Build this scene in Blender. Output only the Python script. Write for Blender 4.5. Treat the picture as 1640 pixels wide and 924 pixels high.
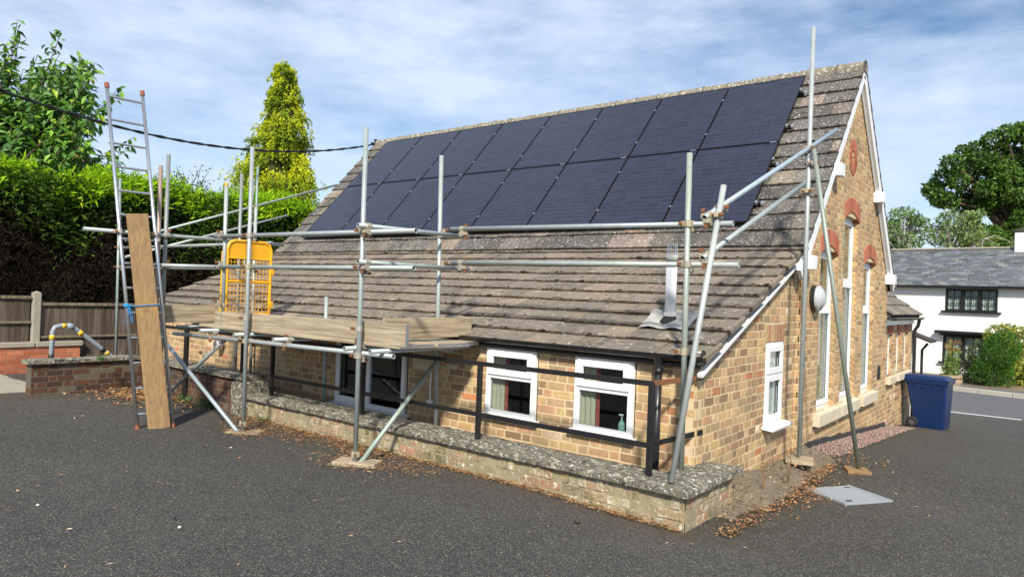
import bpy, math, random
import numpy as np
random.seed(7); RNG = np.random.default_rng(7)
for o in list(bpy.data.objects): bpy.data.objects.remove(o)
scene = bpy.context.scene
COL = scene.collection
# ------------------------------------------------------------------ camera (solved from the vanishing points)
YAW, PITCH, ROLL, FPX = -0.669365457, 0.00790282979, 0.0378560288, 1106.836
CAM = np.array([2.450, -5.788, 1.900])
_f = np.array([math.sin(YAW)*math.cos(PITCH), math.cos(YAW)*math.cos(PITCH), math.sin(PITCH)])
_r = np.cross(_f, [0, 0, 1]); _r /= np.linalg.norm(_r); _u = np.cross(_r, _f)
_c, _s = math.cos(ROLL), math.sin(ROLL)
RGT = _c*_r + _s*_u; UPV = -_s*_r + _c*_u; FWD = _f
from mathutils import Matrix, Vector
cam = bpy.data.cameras.new('camera'); camo = bpy.data.objects.new('camera', cam); COL.objects.link(camo)
camo.matrix_world = Matrix([[RGT[i], UPV[i], -FWD[i], CAM[i]] for i in range(3)] + [[0, 0, 0, 1]])
cam.sensor_width = 36; cam.lens = FPX/1640*36; cam.clip_start = .05; cam.clip_end = 2000
scene.camera = camo
scene.render.resolution_x, scene.render.resolution_y = 1024, 576
# ------------------------------------------------------------------ sun, sky, exposure
SUN = np.array([.68, -1.0, .98]); SUN /= np.linalg.norm(SUN)
EL = math.asin(SUN[2]); AZ = math.atan2(SUN[0], SUN[1])
sl = bpy.data.lights.new('sun', 'SUN'); sl.energy = 4.8; sl.angle = math.radians(5.0); sl.color = (1, .93, .80)
so = bpy.data.objects.new('sun', sl); COL.objects.link(so)
so.rotation_euler = Vector(SUN).to_track_quat('Z', 'Y').to_euler()
SKYX = 18.8
w = bpy.data.worlds.new('World'); scene.world = w; w.use_nodes = True
nt = w.node_tree; nt.nodes.clear()
def wn(t, **k):
    n = nt.nodes.new(t)
    for a, b in k.items(): setattr(n, a, b)
    return n
sky = wn('ShaderNodeTexSky', sky_type='NISHITA'); sky.sun_disc = False
sky.sun_elevation = EL; sky.sun_rotation = AZ; sky.air_density = 1.1; sky.dust_density = .15; sky.ozone_density = 4.0
tc = wn('ShaderNodeTexCoord'); mp = wn('ShaderNodeMapping'); mp.inputs['Scale'].default_value = (1.3, 1.3, 4.2)
nz = wn('ShaderNodeTexNoise'); nz.inputs['Scale'].default_value = 1.6; nz.inputs['Detail'].default_value = 7; nz.inputs['Roughness'].default_value = .56
nz2 = wn('ShaderNodeTexNoise'); nz2.inputs['Scale'].default_value = 11; nz2.inputs['Detail'].default_value = 5; nz2.inputs['Roughness'].default_value = .6
ad = wn('ShaderNodeMath', operation='MULTIPLY_ADD'); ad.inputs[1].default_value = .28
rp = wn('ShaderNodeValToRGB'); rp.color_ramp.elements[0].position = .40; rp.color_ramp.elements[1].position = .74; rp.color_ramp.elements[1].color = (.85, .85, .85, 1)
mx = wn('ShaderNodeMix', data_type='RGBA'); mx.inputs['B'].default_value = (6.3, 7.2, 8.9, 1)
bg = wn('ShaderNodeBackground'); bg.inputs['Strength'].default_value = .096
ou = wn('ShaderNodeOutputWorld'); L = nt.links.new
mp.inputs['Location'].default_value = (SKYX, 0.3, 0.0)
L(tc.outputs['Generated'], mp.inputs['Vector']); L(mp.outputs[0], nz.inputs['Vector']); L(mp.outputs[0], nz2.inputs['Vector'])
L(nz2.outputs['Fac'], ad.inputs[0]); L(nz.outputs['Fac'], ad.inputs[2]); L(ad.outputs[0], rp.inputs['Fac'])
L(rp.outputs['Color'], mx.inputs['Factor']); L(sky.outputs[0], mx.inputs['A']); L(mx.outputs['Result'], bg.inputs['Color']); L(bg.outputs[0], ou.inputs['Surface'])
scene.view_settings.view_transform = 'Standard'; scene.view_settings.look = 'None'
scene.view_settings.exposure = 0.42; scene.view_settings.gamma = 1; scene.view_settings.use_curve_mapping = False

# ------------------------------------------------------------------ helpers
V3 = lambda *a: np.array(a, float)
def ray(x, y): return RGT*((x-820)/FPX) - UPV*((y-462)/FPX) + FWD
def at(x, y, ax, v):                      # the point of the plane ax = v that a photo pixel looks at
    d = ray(x, y); i = 'XYZ'.index(ax); return CAM + d*(v-CAM[i])/d[i]
def ss(a, b, x):
    t = np.clip((x-a)/(b-a), 0, 1); return t*t*(3-2*t)
GY = np.array([-60, -6, -3, -.75, 1, 3.4, 8.45, 11.3, 14.4, 20, 60.]); GZ = np.array([.5, .26, .2, .155, .13, .10, -.27, -.57, -.63, -.72, -1.0])
def G(x, y): return np.interp(y, GY, GZ) - .055*ss(-1.2, .3, x)*ss(4, -1, np.abs(y)*1.0-0)
def unit(v): v = np.asarray(v, float); return v/np.linalg.norm(v)

BASE = {}
class MB:
    def __init__(s): s.V = []; s.F = []; s.T = []; s.n = 0
    def add(s, v, f, t=(1, 1, 1)):
        v = np.asarray(v, float).reshape(-1, 3); k = s.n
        s.V.append(v); s.n += len(v)
        t = np.asarray(t, float); s.T.append(np.tile(t, (len(v), 1)) if t.ndim == 1 else t)
        s.F.extend([tuple(i+k for i in q) for q in f]); return s
    def box(s, c, h, ax=None, b=0, t=(1, 1, 1)):       # centre, half sizes, axes (rows), chamfer
        c = np.asarray(c, float); h = np.asarray(h, float); A = np.eye(3) if ax is None else np.asarray(ax, float)
        if not b:
            sg = [(x, y, z) for x in (-1, 1) for y in (-1, 1) for z in (-1, 1)]
            v = [c + (np.array(g)*h)@A for g in sg]
            return s.add(v, [(0, 1, 3, 2), (4, 6, 7, 5), (0, 4, 5, 1), (2, 3, 7, 6), (0, 2, 6, 4), (1, 5, 7, 3)], t)
        v = []; idx = {}
        for x in (-1, 1):
            for y in (-1, 1):
                for z in (-1, 1):
                    for k in range(3):
                        p = np.array([x, y, z])*(h-b); p[k] = (x, y, z)[k]*h[k]
                        idx[(x, y, z, k)] = len(v); v.append(c + p@A)
        f = []
        for k in range(3):
            i, j = (k+1) % 3, (k+2) % 3
            for sgn in (-1, 1):
                q = []
                for a, d in ((-1, -1), (1, -1), (1, 1), (-1, 1)):
                    g = [0, 0, 0]; g[k] = sgn; g[i] = a; g[j] = d; q.append(idx[(*g, k)])
                f.append(tuple(q if sgn > 0 else q[::-1]))
            for a in (-1, 1):
                for d in (-1, 1):
                    g0 = [0, 0, 0]; g0[i] = a; g0[j] = d; g1 = list(g0); g0[k] = -1; g1[k] = 1
                    q = (idx[(*g0, i)], idx[(*g1, i)], idx[(*g1, j)], idx[(*g0, j)]); f.append(q if a*d > 0 else q[::-1])
        for x in (-1, 1):
            for y in (-1, 1):
                for z in (-1, 1):
                    q = tuple(idx[(x, y, z, k)] for k in range(3)); f.append(q if x*y*z > 0 else q[::-1])
        return s.add(v, f, t)
    def bar(s, p0, p1, wd, th, up=(0, 0, 1), b=.002, t=(1, 1, 1)):   # rectangular bar: wd across, th along "up"
        p0 = V3(*p0); p1 = V3(*p1); d = unit(p1-p0); x = unit(np.cross(d, up)); z = np.cross(x, d)
        return s.box((p0+p1)/2, (np.linalg.norm(p1-p0)/2, wd/2, th/2), [d, x, z], b, t)
    def tube(s, p0, p1, r, r1=None, n=12, hollow=0, cap=True, t=(1, 1, 1)):
        p0 = V3(*p0); p1 = V3(*p1); r1 = r if r1 is None else r1
        d = unit(p1-p0); x = unit(np.cross(d, (0, 0, 1) if abs(d[2]) < .95 else (1, 0, 0))); y = np.cross(d, x)
        a = np.linspace(0, 2*math.pi, n, endpoint=False); C = np.cos(a)[:, None]*x + np.sin(a)[:, None]*y
        v = [p0+C*r, p1+C*r1]; f = [(i, (i+1) % n, n+(i+1) % n, n+i) for i in range(n)]
        if hollow:
            ri = r-hollow
            v += [p0+C*ri, p0+d*.09+C*ri, p1+C*ri, p1-d*.09+C*ri]
            for i in range(n):
                j = (i+1) % n
                f += [(j, i, 2*n+i, 2*n+j), (2*n+j, 2*n+i, 3*n+i, 3*n+j), (n+i, n+j, 4*n+j, 4*n+i), (4*n+i, 4*n+j, 5*n+j, 5*n+i)]
            f += [tuple(range(4*n-1, 3*n-1, -1)), tuple(range(5*n, 6*n))]
        elif cap: f += [tuple(range(n-1, -1, -1)), tuple(range(n, 2*n))]
        return s.add(np.vstack(v), f, t)
    def chain(s, pts, rad, n=8, t=(1, 1, 1)):
        pts = [V3(*p) for p in pts]; m = len(pts); vs = []; x = None
        for i in range(m):
            d = unit(pts[min(i+1, m-1)]-pts[max(i-1, 0)])
            if x is None: x = unit(np.cross(d, (0, 0, 1) if abs(d[2]) < .95 else (1, 0, 0)))
            x = unit(x-d*(x@d)); y = np.cross(d, x); a = np.linspace(0, 2*math.pi, n, endpoint=False)
            vs.append(pts[i]+(np.cos(a)[:, None]*x+np.sin(a)[:, None]*y)*(rad[i] if hasattr(rad, '__len__') else rad))
        f = [(i*n+k, i*n+(k+1) % n, (i+1)*n+(k+1) % n, (i+1)*n+k) for i in range(m-1) for k in range(n)]
        f += [tuple(range(n-1, -1, -1)), tuple(range((m-1)*n, m*n))]
        return s.add(np.vstack(vs), f, t)
    def lathe(s, c, prof, axis=(0, 0, 1), n=20, t=(1, 1, 1)):          # prof: (radius, along)
        c = V3(*c); d = unit(axis); x = unit(np.cross(d, (0, 0, 1) if abs(d[2]) < .95 else (1, 0, 0))); y = np.cross(d, x)
        a = np.linspace(0, 2*math.pi, n, endpoint=False); C = np.cos(a)[:, None]*x+np.sin(a)[:, None]*y
        v = np.vstack([c+d*h+C*max(r, 1e-4) for r, h in prof]); m = len(prof)
        f = [(i*n+k, i*n+(k+1) % n, (i+1)*n+(k+1) % n, (i+1)*n+k) for i in range(m-1) for k in range(n)]
        return s.add(v, f, t)
    def build(s, name, mat, parent=None, smooth=False, label=None, kind=None):
        return mesh_obj(name, np.vstack(s.V), s.F, np.vstack(s.T), mat, parent, smooth, label, kind)
def mesh_obj(name, V, F, T, mat, parent=None, smooth=False, label=None, kind=None, base=None):
    if parent is not None: V = V-BASE[parent.name]
    me = bpy.data.meshes.new(name)
    if isinstance(F, np.ndarray):
        k = F.shape[1]; me.vertices.add(len(V)); me.vertices.foreach_set('co', V.astype(np.float32).ravel())
        me.loops.add(F.size); me.loops.foreach_set('vertex_index', F.astype(np.int32).ravel())
        me.polygons.add(len(F)); me.polygons.foreach_set('loop_start', np.arange(0, F.size, k, dtype=np.int32))
        me.polygons.foreach_set('loop_total', np.full(len(F), k, np.int32)); me.update(calc_edges=True)
    else:
        me.from_pydata(V.tolist(), [], F); me.update()
    if T is not None:
        at_ = me.attributes.new('tint', 'FLOAT_COLOR', 'POINT')
        at_.data.foreach_set('color', np.hstack([T, np.ones((len(T), 1))]).astype(np.float32).ravel())
    if smooth: me.shade_smooth()
    me.materials.append(mat)
    o = bpy.data.objects.new(name, me); COL.objects.link(o)
    if parent is not None: o.parent = parent; BASE[o.name] = BASE[parent.name]
    else: BASE[o.name] = np.zeros(3)
    if label: o['label'] = label
    if kind: o['kind'] = kind
    return o
def tag(o, label, cat, group=None, kind=None):
    o['label'] = label; o['category'] = cat
    if group: o['group'] = group
    if kind: o['kind'] = kind
    return o
def thing(name, label, cat, loc, group=None):
    o = bpy.data.objects.new(name, None); o.empty_display_size = .1; COL.objects.link(o); o.location = loc
    BASE[o.name] = np.array(loc, float); return tag(o, label, cat, group)
def solo(mb, name, mat, label, cat, loc=None, group=None, smooth=False):   # a thing that is one mesh, origin at loc
    V = np.vstack(mb.V); loc = V.mean(0) if loc is None else np.array(loc, float)
    o = mesh_obj(name, V-loc, mb.F, np.vstack(mb.T), mat, None, smooth); o.location = loc
    BASE[o.name] = loc; return tag(o, label, cat, group)

# ------------------------------------------------------------------ materials
def mat(name, col=(.5, .5, .5), rough=.7, metal=0, tint=False, n1=None, n2=None, spots=None, bump=None, spec=.5, trans=0, coat=0):
    """n1/n2: (scale, amount, colour) noise blends; spots: list of (scale, threshold, colour, soft); bump: (scale, strength, dist)"""
    m = bpy.data.materials.new(name); m.use_nodes = True; t = m.node_tree; N = t.nodes; K = t.links.new; b = N['Principled BSDF']
    b.inputs['Roughness'].default_value = rough; b.inputs['Metallic'].default_value = metal; b.inputs['Specular IOR Level'].default_value = spec
    if coat: b.inputs['Coat Weight'].default_value = coat; b.inputs['Coat Roughness'].default_value = .06
    geo = N.new('ShaderNodeNewGeometry'); pos = geo.outputs['Position']
    rgb = N.new('ShaderNodeRGB'); rgb.outputs[0].default_value = (*col, 1); cur = rgb.outputs[0]
    if tint:
        a = N.new('ShaderNodeAttribute'); a.attribute_name = 'tint'
        q = N.new('ShaderNodeMix'); q.data_type = 'RGBA'; q.blend_type = 'MULTIPLY'; q.inputs['Factor'].default_value = 1
        K(cur, q.inputs['A']); K(a.outputs['Color'], q.inputs['B']); cur = q.outputs['Result']
    def noise(sc, det=5, ro=.6, vec=None):
        n = N.new('ShaderNodeTexNoise'); n.inputs['Scale'].default_value = sc; n.inputs['Detail'].default_value = det; n.inputs['Roughness'].default_value = ro
        K(vec or pos, n.inputs['Vector']); return n.outputs['Fac']
    def mixin(fac, c, blend='MIX'):
        nonlocal cur
        q = N.new('ShaderNodeMix'); q.data_type = 'RGBA'; q.blend_type = blend; K(fac, q.inputs['Factor']); K(cur, q.inputs['A'])
        q.inputs['B'].default_value = (*c, 1); cur = q.outputs['Result']
    def ramp(f, a, b_, lo=0, hi=1):
        r = N.new('ShaderNodeMapRange'); r.inputs['From Min'].default_value = a; r.inputs['From Max'].default_value = b_
        r.inputs['To Min'].default_value = lo; r.inputs['To Max'].default_value = hi; K(f, r.inputs['Value']); return r.outputs[0]
    for n in (n1, n2):
        if n: mixin(ramp(noise(n[0]), .3, .72, 0, n[1]), n[2])
    for s_ in (spots or []):
        mixin(ramp(noise(s_[0], 4, .65), s_[1], s_[1]+s_[3], 0, s_[4] if len(s_) > 4 else 1), s_[2])
    K(cur, b.inputs['Base Color'])
    if bump:
        bn = N.new('ShaderNodeBump'); bn.inputs['Strength'].default_value = bump[1]; bn.inputs['Distance'].default_value = bump[2]
        K(noise(bump[0], 6, .65), bn.inputs['Height']); K(bn.outputs[0], b.inputs['Normal'])
    if trans:
        tr = N.new('ShaderNodeBsdfTranslucent'); K(cur, tr.inputs['Color']); ms = N.new('ShaderNodeMixShader'); ms.inputs[0].default_value = trans
        K(b.outputs[0], ms.inputs[1]); K(tr.outputs[0], ms.inputs[2]); K(ms.outputs[0], N['Material Output'].inputs['Surface'])
    m['_'] = 1; del m['_']; return m
def glass_mat(name, tintc=(.8, .85, .85), refl=.12):
    m = bpy.data.materials.new(name); m.use_nodes = True; t = m.node_tree; N = t.nodes; K = t.links.new; N.remove(N['Principled BSDF'])
    g = N.new('ShaderNodeBsdfGlossy'); g.inputs['Roughness'].default_value = .02
    tr = N.new('ShaderNodeBsdfTransparent'); tr.inputs['Color'].default_value = (*tintc, 1)
    fr = N.new('ShaderNodeLayerWeight'); pw = N.new('ShaderNodeMath'); pw.operation = 'POWER'; pw.inputs[1].default_value = 4; K(fr.outputs['Facing'], pw.inputs[0])
    ma = N.new('ShaderNodeMath'); ma.operation = 'MULTIPLY_ADD'; ma.inputs[1].default_value = .7; ma.inputs[2].default_value = refl*.5; K(pw.outputs[0], ma.inputs[0])
    ms = N.new('ShaderNodeMixShader'); K(ma.outputs[0], ms.inputs[0]); K(tr.outputs[0], ms.inputs[1]); K(g.outputs[0], ms.inputs[2]); K(ms.outputs[0], N['Material Output'].inputs['Surface'])
    return m
M = {}
M['brick'] = mat('brick', (1, 1, 1), .88, tint=True, n1=(22, .55, (.20, .115, .055)), n2=(60, .30, (.60, .45, .26)), spots=[(10, .64, (.66, .60, .48), .06, .6), (30, .62, (.11, .07, .04), .05, .7), (1.6, .50, (.17, .12, .07), .22, .5)], bump=(90, .55, .006))
M['mortar'] = mat('mortar', (.62, .50, .31), .95, spots=[(1.6, .50, (.26, .20, .12), .22, .5)], n1=(30, .4, (.44, .33, .19)), bump=(160, .6, .005))
M['brick_red'] = mat('brick_red', (1, 1, 1), .85, tint=True, n1=(25, .3, (.20, .05, .03)), bump=(90, .4, .004))
M['brick_old'] = mat('brick_old', (1, 1, 1), .92, tint=True, n1=(7, .7, (.13, .10, .05)), n2=(40, .5, (.55, .44, .27)), spots=[(12, .55, (.68, .63, .51), .06, .9), (34, .60, (.60, .54, .42), .05, .7), (6, .54, (.08, .08, .03), .10, .8)], bump=(45, 1, .02))
M['mortar_old'] = mat('mortar_old', (.36, .30, .19), .95, n1=(9, .6, (.13, .12, .06)), spots=[(22, .58, (.58, .54, .44), .08, .7)], bump=(70, .9, .012))
M['brick_dark'] = mat('brick_dark', (1, 1, 1), .9, tint=True, n1=(12, .5, (.05, .03, .02)), spots=[(14, .68, (.40, .37, .32), .06, .5)], bump=(70, .7, .008))
M['mortar_red'] = mat('mortar_red', (.30, .20, .13), .95, n1=(12, .5, (.20, .11, .07)), bump=(90, .6, .006))
M['mortar_dark'] = mat('mortar_dark', (.13, .11, .08), .95, n1=(12, .6, (.06, .05, .03)), bump=(90, .6, .006))
M['coping'] = mat('coping', (.11, .10, .08), .95, n1=(7, .8, (.04, .038, .032)), n2=(16, .55, (.26, .235, .165)), spots=[(14, .57, (.40, .38, .30), .05, .8), (30, .58, (.60, .58, .50), .04, .9), (11, .58, (.018, .018, .016), .06, .85)], bump=(55, .9, .012))
M['tile'] = mat('tile', (1, 1, 1), .92, tint=True, n1=(4.5, .8, (.085, .082, .075)), n2=(9, .45, (.34, .26, .18)), spots=[(24, .625, (.60, .58, .54), .03, .75), (9, .70, (.52, .50, .46), .04, .75), (15, .66, (.06, .035, .02), .05, .85), (60, .68, (.05, .04, .03), .05, .6)], bump=(70, .8, .006))
M['tile_lichen'] = mat('tile_lichen', (1, 1, 1), .94, tint=True, n1=(5, .6, (.055, .05, .045)), spots=[(34, .60, (.62, .60, .55), .04, .85), (14, .67, (.50, .48, .44), .04, .7), (8, .66, (.05, .025, .015), .05, .85)], bump=(70, .9, .007))
M['ridge'] = mat('ridge', (.24, .21, .16), .95, n1=(7, .6, (.12, .11, .08)), spots=[(24, .56, (.62, .60, .52), .06, .8), (3.2, .66, (.55, .30, .06), .05, .7)], bump=(60, .9, .008))
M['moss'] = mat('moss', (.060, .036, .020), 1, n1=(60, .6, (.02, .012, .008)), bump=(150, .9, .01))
M['felt'] = mat('felt', (.04, .035, .03), .95)
M['upvc'] = mat('upvc', (.78, .79, .80), .35, n1=(4, .12, (.60, .59, .55)), spec=.4)
M['fascia'] = mat('fascia', (.70, .69, .66), .5, n1=(6, .35, (.52, .50, .44)))
M['black_plastic'] = mat('black_plastic', (.012, .012, .014), .32, n1=(14, .3, (.05, .05, .05)))
M['black_paint'] = mat('black_paint', (.008, .008, .009), .45, n1=(9, .3, (.03, .026, .022)), spots=[(40, .72, (.16, .08, .04), .03, .6)])
M['rust'] = mat('rust', (.22, .09, .035), .8, n1=(25, .6, (.09, .04, .02)), bump=(90, .5, .003))
M['galv'] = mat('galv', (1, 1, 1), .5, .3, tint=True, n1=(9, .5, (.20, .235, .23)), n2=(60, .3, (.44, .47, .45)), spots=[(22, .70, (.55, .55, .50), .04, .6), (5, .72, (.16, .12, .08), .06, .5)], bump=(130, .25, .002))
M['coupler'] = mat('coupler', (1, 1, 1), .6, .35, tint=True, n1=(40, .5, (.20, .13, .07)), bump=(120, .5, .003))
M['alu'] = mat('alu', (.62, .63, .65), .3, .9, n1=(20, .3, (.40, .41, .42)), spots=[(35, .70, (.75, .74, .70), .03, .6)])
M['orange_plastic'] = mat('orange_plastic', (.26, .075, .04), .7)
M['board'] = mat('board', (.46, .385, .26), .85, n1=(3, .5, (.27, .22, .16)), spots=[(26, .70, (.10, .075, .05), .05, .8)])
M['plank'] = mat('plank', (.31, .195, .085), .85, n1=(3, .5, (.18, .12, .07)), spots=[(24, .68, (.09, .055, .03), .05, .85), (2.2, .60, (.42, .25, .06), .15, .6)])
def grain(m, ax, amt=.7):
    t = m.node_tree; N = t.nodes; K = t.links.new; b = N['Principled BSDF']; src = b.inputs['Base Color'].links[0].from_socket
    g = N.new('ShaderNodeNewGeometry'); mp_ = N.new('ShaderNodeMapping'); sc = [14, 14, 14]; sc[ax] = .55; mp_.inputs['Scale'].default_value = sc
    n = N.new('ShaderNodeTexNoise'); n.inputs['Scale'].default_value = 3; n.inputs['Detail'].default_value = 6; n.inputs['Distortion'].default_value = .6
    K(g.outputs['Position'], mp_.inputs[0]); K(mp_.outputs[0], n.inputs['Vector'])
    r = N.new('ShaderNodeMapRange'); r.inputs['From Min'].default_value = .35; r.inputs['From Max'].default_value = .7; r.inputs['To Max'].default_value = amt; K(n.outputs['Fac'], r.inputs['Value'])
    q = N.new('ShaderNodeMix'); q.data_type = 'RGBA'; q.blend_type = 'MULTIPLY'; K(r.outputs[0], q.inputs['Factor']); K(src, q.inputs['A']); q.inputs['B'].default_value = (.22, .18, .15, 1); K(q.outputs['Result'], b.inputs['Base Color'])
    bp = N.new('ShaderNodeBump'); bp.inputs['Strength'].default_value = .35; bp.inputs['Distance'].default_value = .004; K(n.outputs['Fac'], bp.inputs['Height']); K(bp.outputs[0], b.inputs['Normal'])
grain(M['board'], 0); grain(M['plank'], 2, .45)
M['board_y'] = mat('board_y', (.46, .375, .245), .85, n1=(3, .5, (.26, .21, .15)), spots=[(26, .70, (.10, .075, .05), .05, .8)]); grain(M['board_y'], 1)
M['fence_wood'] = mat('fence_wood', (1, 1, 1), .9, tint=True, n1=(5, .5, (.12, .085, .06)), spots=[(16, .70, (.07, .05, .035), .05, .7)]); grain(M['fence_wood'], 2, .8)
M['concrete'] = mat('concrete', (.34, .31, .25), .92, n1=(6, .5, (.22, .20, .15)), spots=[(20, .68, (.48, .45, .38), .05, .6)], bump=(60, .5, .005))
M['stone_sill'] = mat('stone_sill', (.60, .53, .40), .9, n1=(12, .5, (.36, .30, .21)), spots=[(18, .68, (.20, .17, .12), .06, .7)], bump=(60, .5, .005))
M['plinth'] = mat('plinth', (.022, .021, .022), .8, n1=(20, .5, (.06, .055, .05)), bump=(40, .8, .01))
M['soil'] = mat('soil', (.20, .145, .095), 1, n1=(14, .6, (.10, .07, .045)), n2=(60, .4, (.32, .25, .17)), bump=(50, 1, .02))
M['earth'] = mat('earth', (.16, .125, .085), 1, n1=(5, .7, (.085, .07, .045)), n2=(30, .5, (.34, .28, .19)), spots=[(14, .64, (.42, .38, .28), .05, .7), (8, .66, (.05, .05, .02), .06, .8)], bump=(35, 1, .03))
M['yellow'] = mat('yellow', (.80, .40, .012), .38, n1=(8, .25, (.55, .26, .02)), spots=[(30, .72, (.35, .22, .08), .03, .5)])
M['flue'] = mat('flue', (.78, .79, .81), .65, n1=(10, .3, (.55, .55, .53)))
M['lead'] = mat('lead', (.30, .30, .28), .8, n1=(12, .6, (.48, .46, .42)), spots=[(30, .64, (.10, .09, .07), .05, .7)], bump=(20, .5, .008))
M['curtain'] = mat('curtain', (.62, .55, .42), .9); M['curtain_red'] = mat('curtain_red', (.42, .09, .07), .9); M['curtain_white'] = mat('curtain_white', (.82, .80, .75), .9)
M['dark_room'] = mat('dark_room', (.05, .045, .04), .9)
M['glass'] = glass_mat('glass'); M['bottle'] = mat('bottle', (.30, .46, .42), .15); M['lightglass'] = mat('lightglass', (.42, .44, .46), .25, coat=.4)
M['bin'] = mat('bin', (.002, .017, .075), .4, n1=(6, .25, (.006, .03, .11)), spots=[(24, .73, (.16, .20, .40), .03, .6)])
M['rubber'] = mat('rubber', (.012, .012, .012), .7); M['hub'] = mat('hub', (.08, .08, .085), .5)
M['render_white'] = mat('render_white', (.80, .79, .76), .8, n1=(1.2, .2, (.70, .68, .63)), bump=(50, .25, .006))
M['slate'] = mat('slate', (1, 1, 1), .6, tint=True, n1=(2.5, .5, (.07, .075, .08)), spots=[(8, .66, (.30, .30, .30), .05, .6)])
M['black_wood'] = mat('black_wood', (.008, .007, .007), .5)
M['rope'] = mat('rope', (.02, .22, .50), .8); M['cable'] = mat('cable', (.008, .008, .009), .5)
M['greypipe'] = mat('greypipe', (.24, .28, .32), .4); M['tape_y'] = mat('tape_y', (.75, .45, .02), .5); M['tape_k'] = mat('tape_k', (.01, .01, .01), .5)
M['manhole'] = mat('manhole', (.34, .37, .40), .6, .3, n1=(9, .5, (.24, .25, .25)), spots=[(14, .66, (.10, .10, .09), .06, .7)], bump=(70, .5, .004))
M['leaf'] = mat('leaf', (1, 1, 1), .5, tint=True, trans=.28, spec=.45)
M['conifer_leaf'] = mat('conifer_leaf', (1, 1, 1), .75, tint=True, trans=.38, spec=.2)
M['litter'] = mat('litter', (1, 1, 1), .9, tint=True)
M['bark'] = mat('bark', (.10, .075, .05), .95, n1=(12, .5, (.05, .04, .03)), bump=(30, .8, .02)); M['birch'] = mat('birch', (.5, .48, .44), .9, n1=(6, .6, (.1, .09, .08)))
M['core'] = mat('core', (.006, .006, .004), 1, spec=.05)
M['gravel'] = mat('gravel', (1, 1, 1), .9, tint=True)
M['kerb'] = mat('kerb', (.40, .38, .33), .9, n1=(5, .5, (.28, .26, .22))); M['paint_white'] = mat('paint_white', (.70, .70, .68), .8, n1=(10, .5, (.35, .35, .35)))
M['road'] = mat('road', (.085, .088, .095), .9, n1=(1.5, .5, (.065, .066, .07)), n2=(90, .5, (.14, .14, .14)), bump=(200, .6, .006))
M['pavement'] = mat('pavement', (.11, .105, .10), .95, n1=(2, .5, (.085, .08, .075)), n2=(90, .4, (.17, .16, .15)))
M['grass'] = mat('grass', (.07, .10, .03), 1, n1=(2, .6, (.11, .10, .05)), bump=(30, 1, .05))
M['barrel'] = mat('barrel', (.38, .27, .18), .9, n1=(8, .5, (.24, .17, .11)))

def panel_mat():
    m = bpy.data.materials.new('solar_cells'); m.use_nodes = True; t = m.node_tree; N = t.nodes; K = t.links.new; b = N['Principled BSDF']
    tcx = N.new('ShaderNodeUVMap'); sp = N.new('ShaderNodeSeparateXYZ'); K(tcx.outputs[0], sp.inputs[0])
    def ln(sock, mul, wd):
        a = N.new('ShaderNodeMath'); a.operation = 'MULTIPLY'; a.inputs[1].default_value = mul; K(sock, a.inputs[0])
        f = N.new('ShaderNodeMath'); f.operation = 'FRACT'; K(a.outputs[0], f.inputs[0])
        c = N.new('ShaderNodeMath'); c.operation = 'LESS_THAN'; c.inputs[1].default_value = wd; K(f.outputs[0], c.inputs[0]); return c.outputs[0]
    l1 = ln(sp.outputs['X'], 6, .03); l2 = ln(sp.outputs['Y'], 18, .10); l3 = ln(sp.outputs['Y'], 1, .004)
    mx_ = N.new('ShaderNodeMath'); mx_.operation = 'MAXIMUM'; K(l1, mx_.inputs[0]); K(l2, mx_.inputs[1])
    fx = N.new('ShaderNodeMath'); fx.operation = 'FLOOR'; m6 = N.new('ShaderNodeMath'); m6.operation = 'MULTIPLY'; m6.inputs[1].default_value = 18; K(sp.outputs['Y'], m6.inputs[0]); K(m6.outputs[0], fx.inputs[0])
    fx2 = N.new('ShaderNodeMath'); fx2.operation = 'FLOOR'; m7 = N.new('ShaderNodeMath'); m7.operation = 'MULTIPLY'; m7.inputs[1].default_value = 6; K(sp.outputs['X'], m7.inputs[0]); K(m7.outputs[0], fx2.inputs[0])
    cb = N.new('ShaderNodeCombineXYZ'); K(fx.outputs[0], cb.inputs[1]); K(fx2.outputs[0], cb.inputs[0]); oi = N.new('ShaderNodeObjectInfo'); K(oi.outputs['Random'], cb.inputs[2])
    wnz = N.new('ShaderNodeTexWhiteNoise'); K(cb.outputs[0], wnz.inputs['Vector'])
    cr = N.new('ShaderNodeMix'); cr.data_type = 'RGBA'; K(wnz.outputs['Value'], cr.inputs['Factor']); cr.inputs['A'].default_value = (.012, .015, .030, 1); cr.inputs['B'].default_value = (.020, .022, .040, 1)
    q = N.new('ShaderNodeMix'); q.data_type = 'RGBA'; K(mx_.outputs[0], q.inputs['Factor']); K(cr.outputs['Result'], q.inputs['A']); q.inputs['B'].default_value = (.034, .038, .055, 1)
    K(q.outputs['Result'], b.inputs['Base Color']); b.inputs['Roughness'].default_value = .22; b.inputs['Specular IOR Level'].default_value = .5
    geo = N.new('ShaderNodeNewGeometry'); n = N.new('ShaderNodeTexNoise'); n.inputs['Scale'].default_value = 2; K(geo.outputs['Position'], n.inputs['Vector'])
    r = N.new('ShaderNodeMapRange'); r.inputs['To Min'].default_value = .14; r.inputs['To Max'].default_value = .30; K(n.outputs['Fac'], r.inputs['Value']); K(r.outputs[0], b.inputs['Roughness'])
    return m
M['cells'] = panel_mat(); M['panel_frame'] = mat('panel_frame', (.010, .010, .012), .4, .3)

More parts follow.
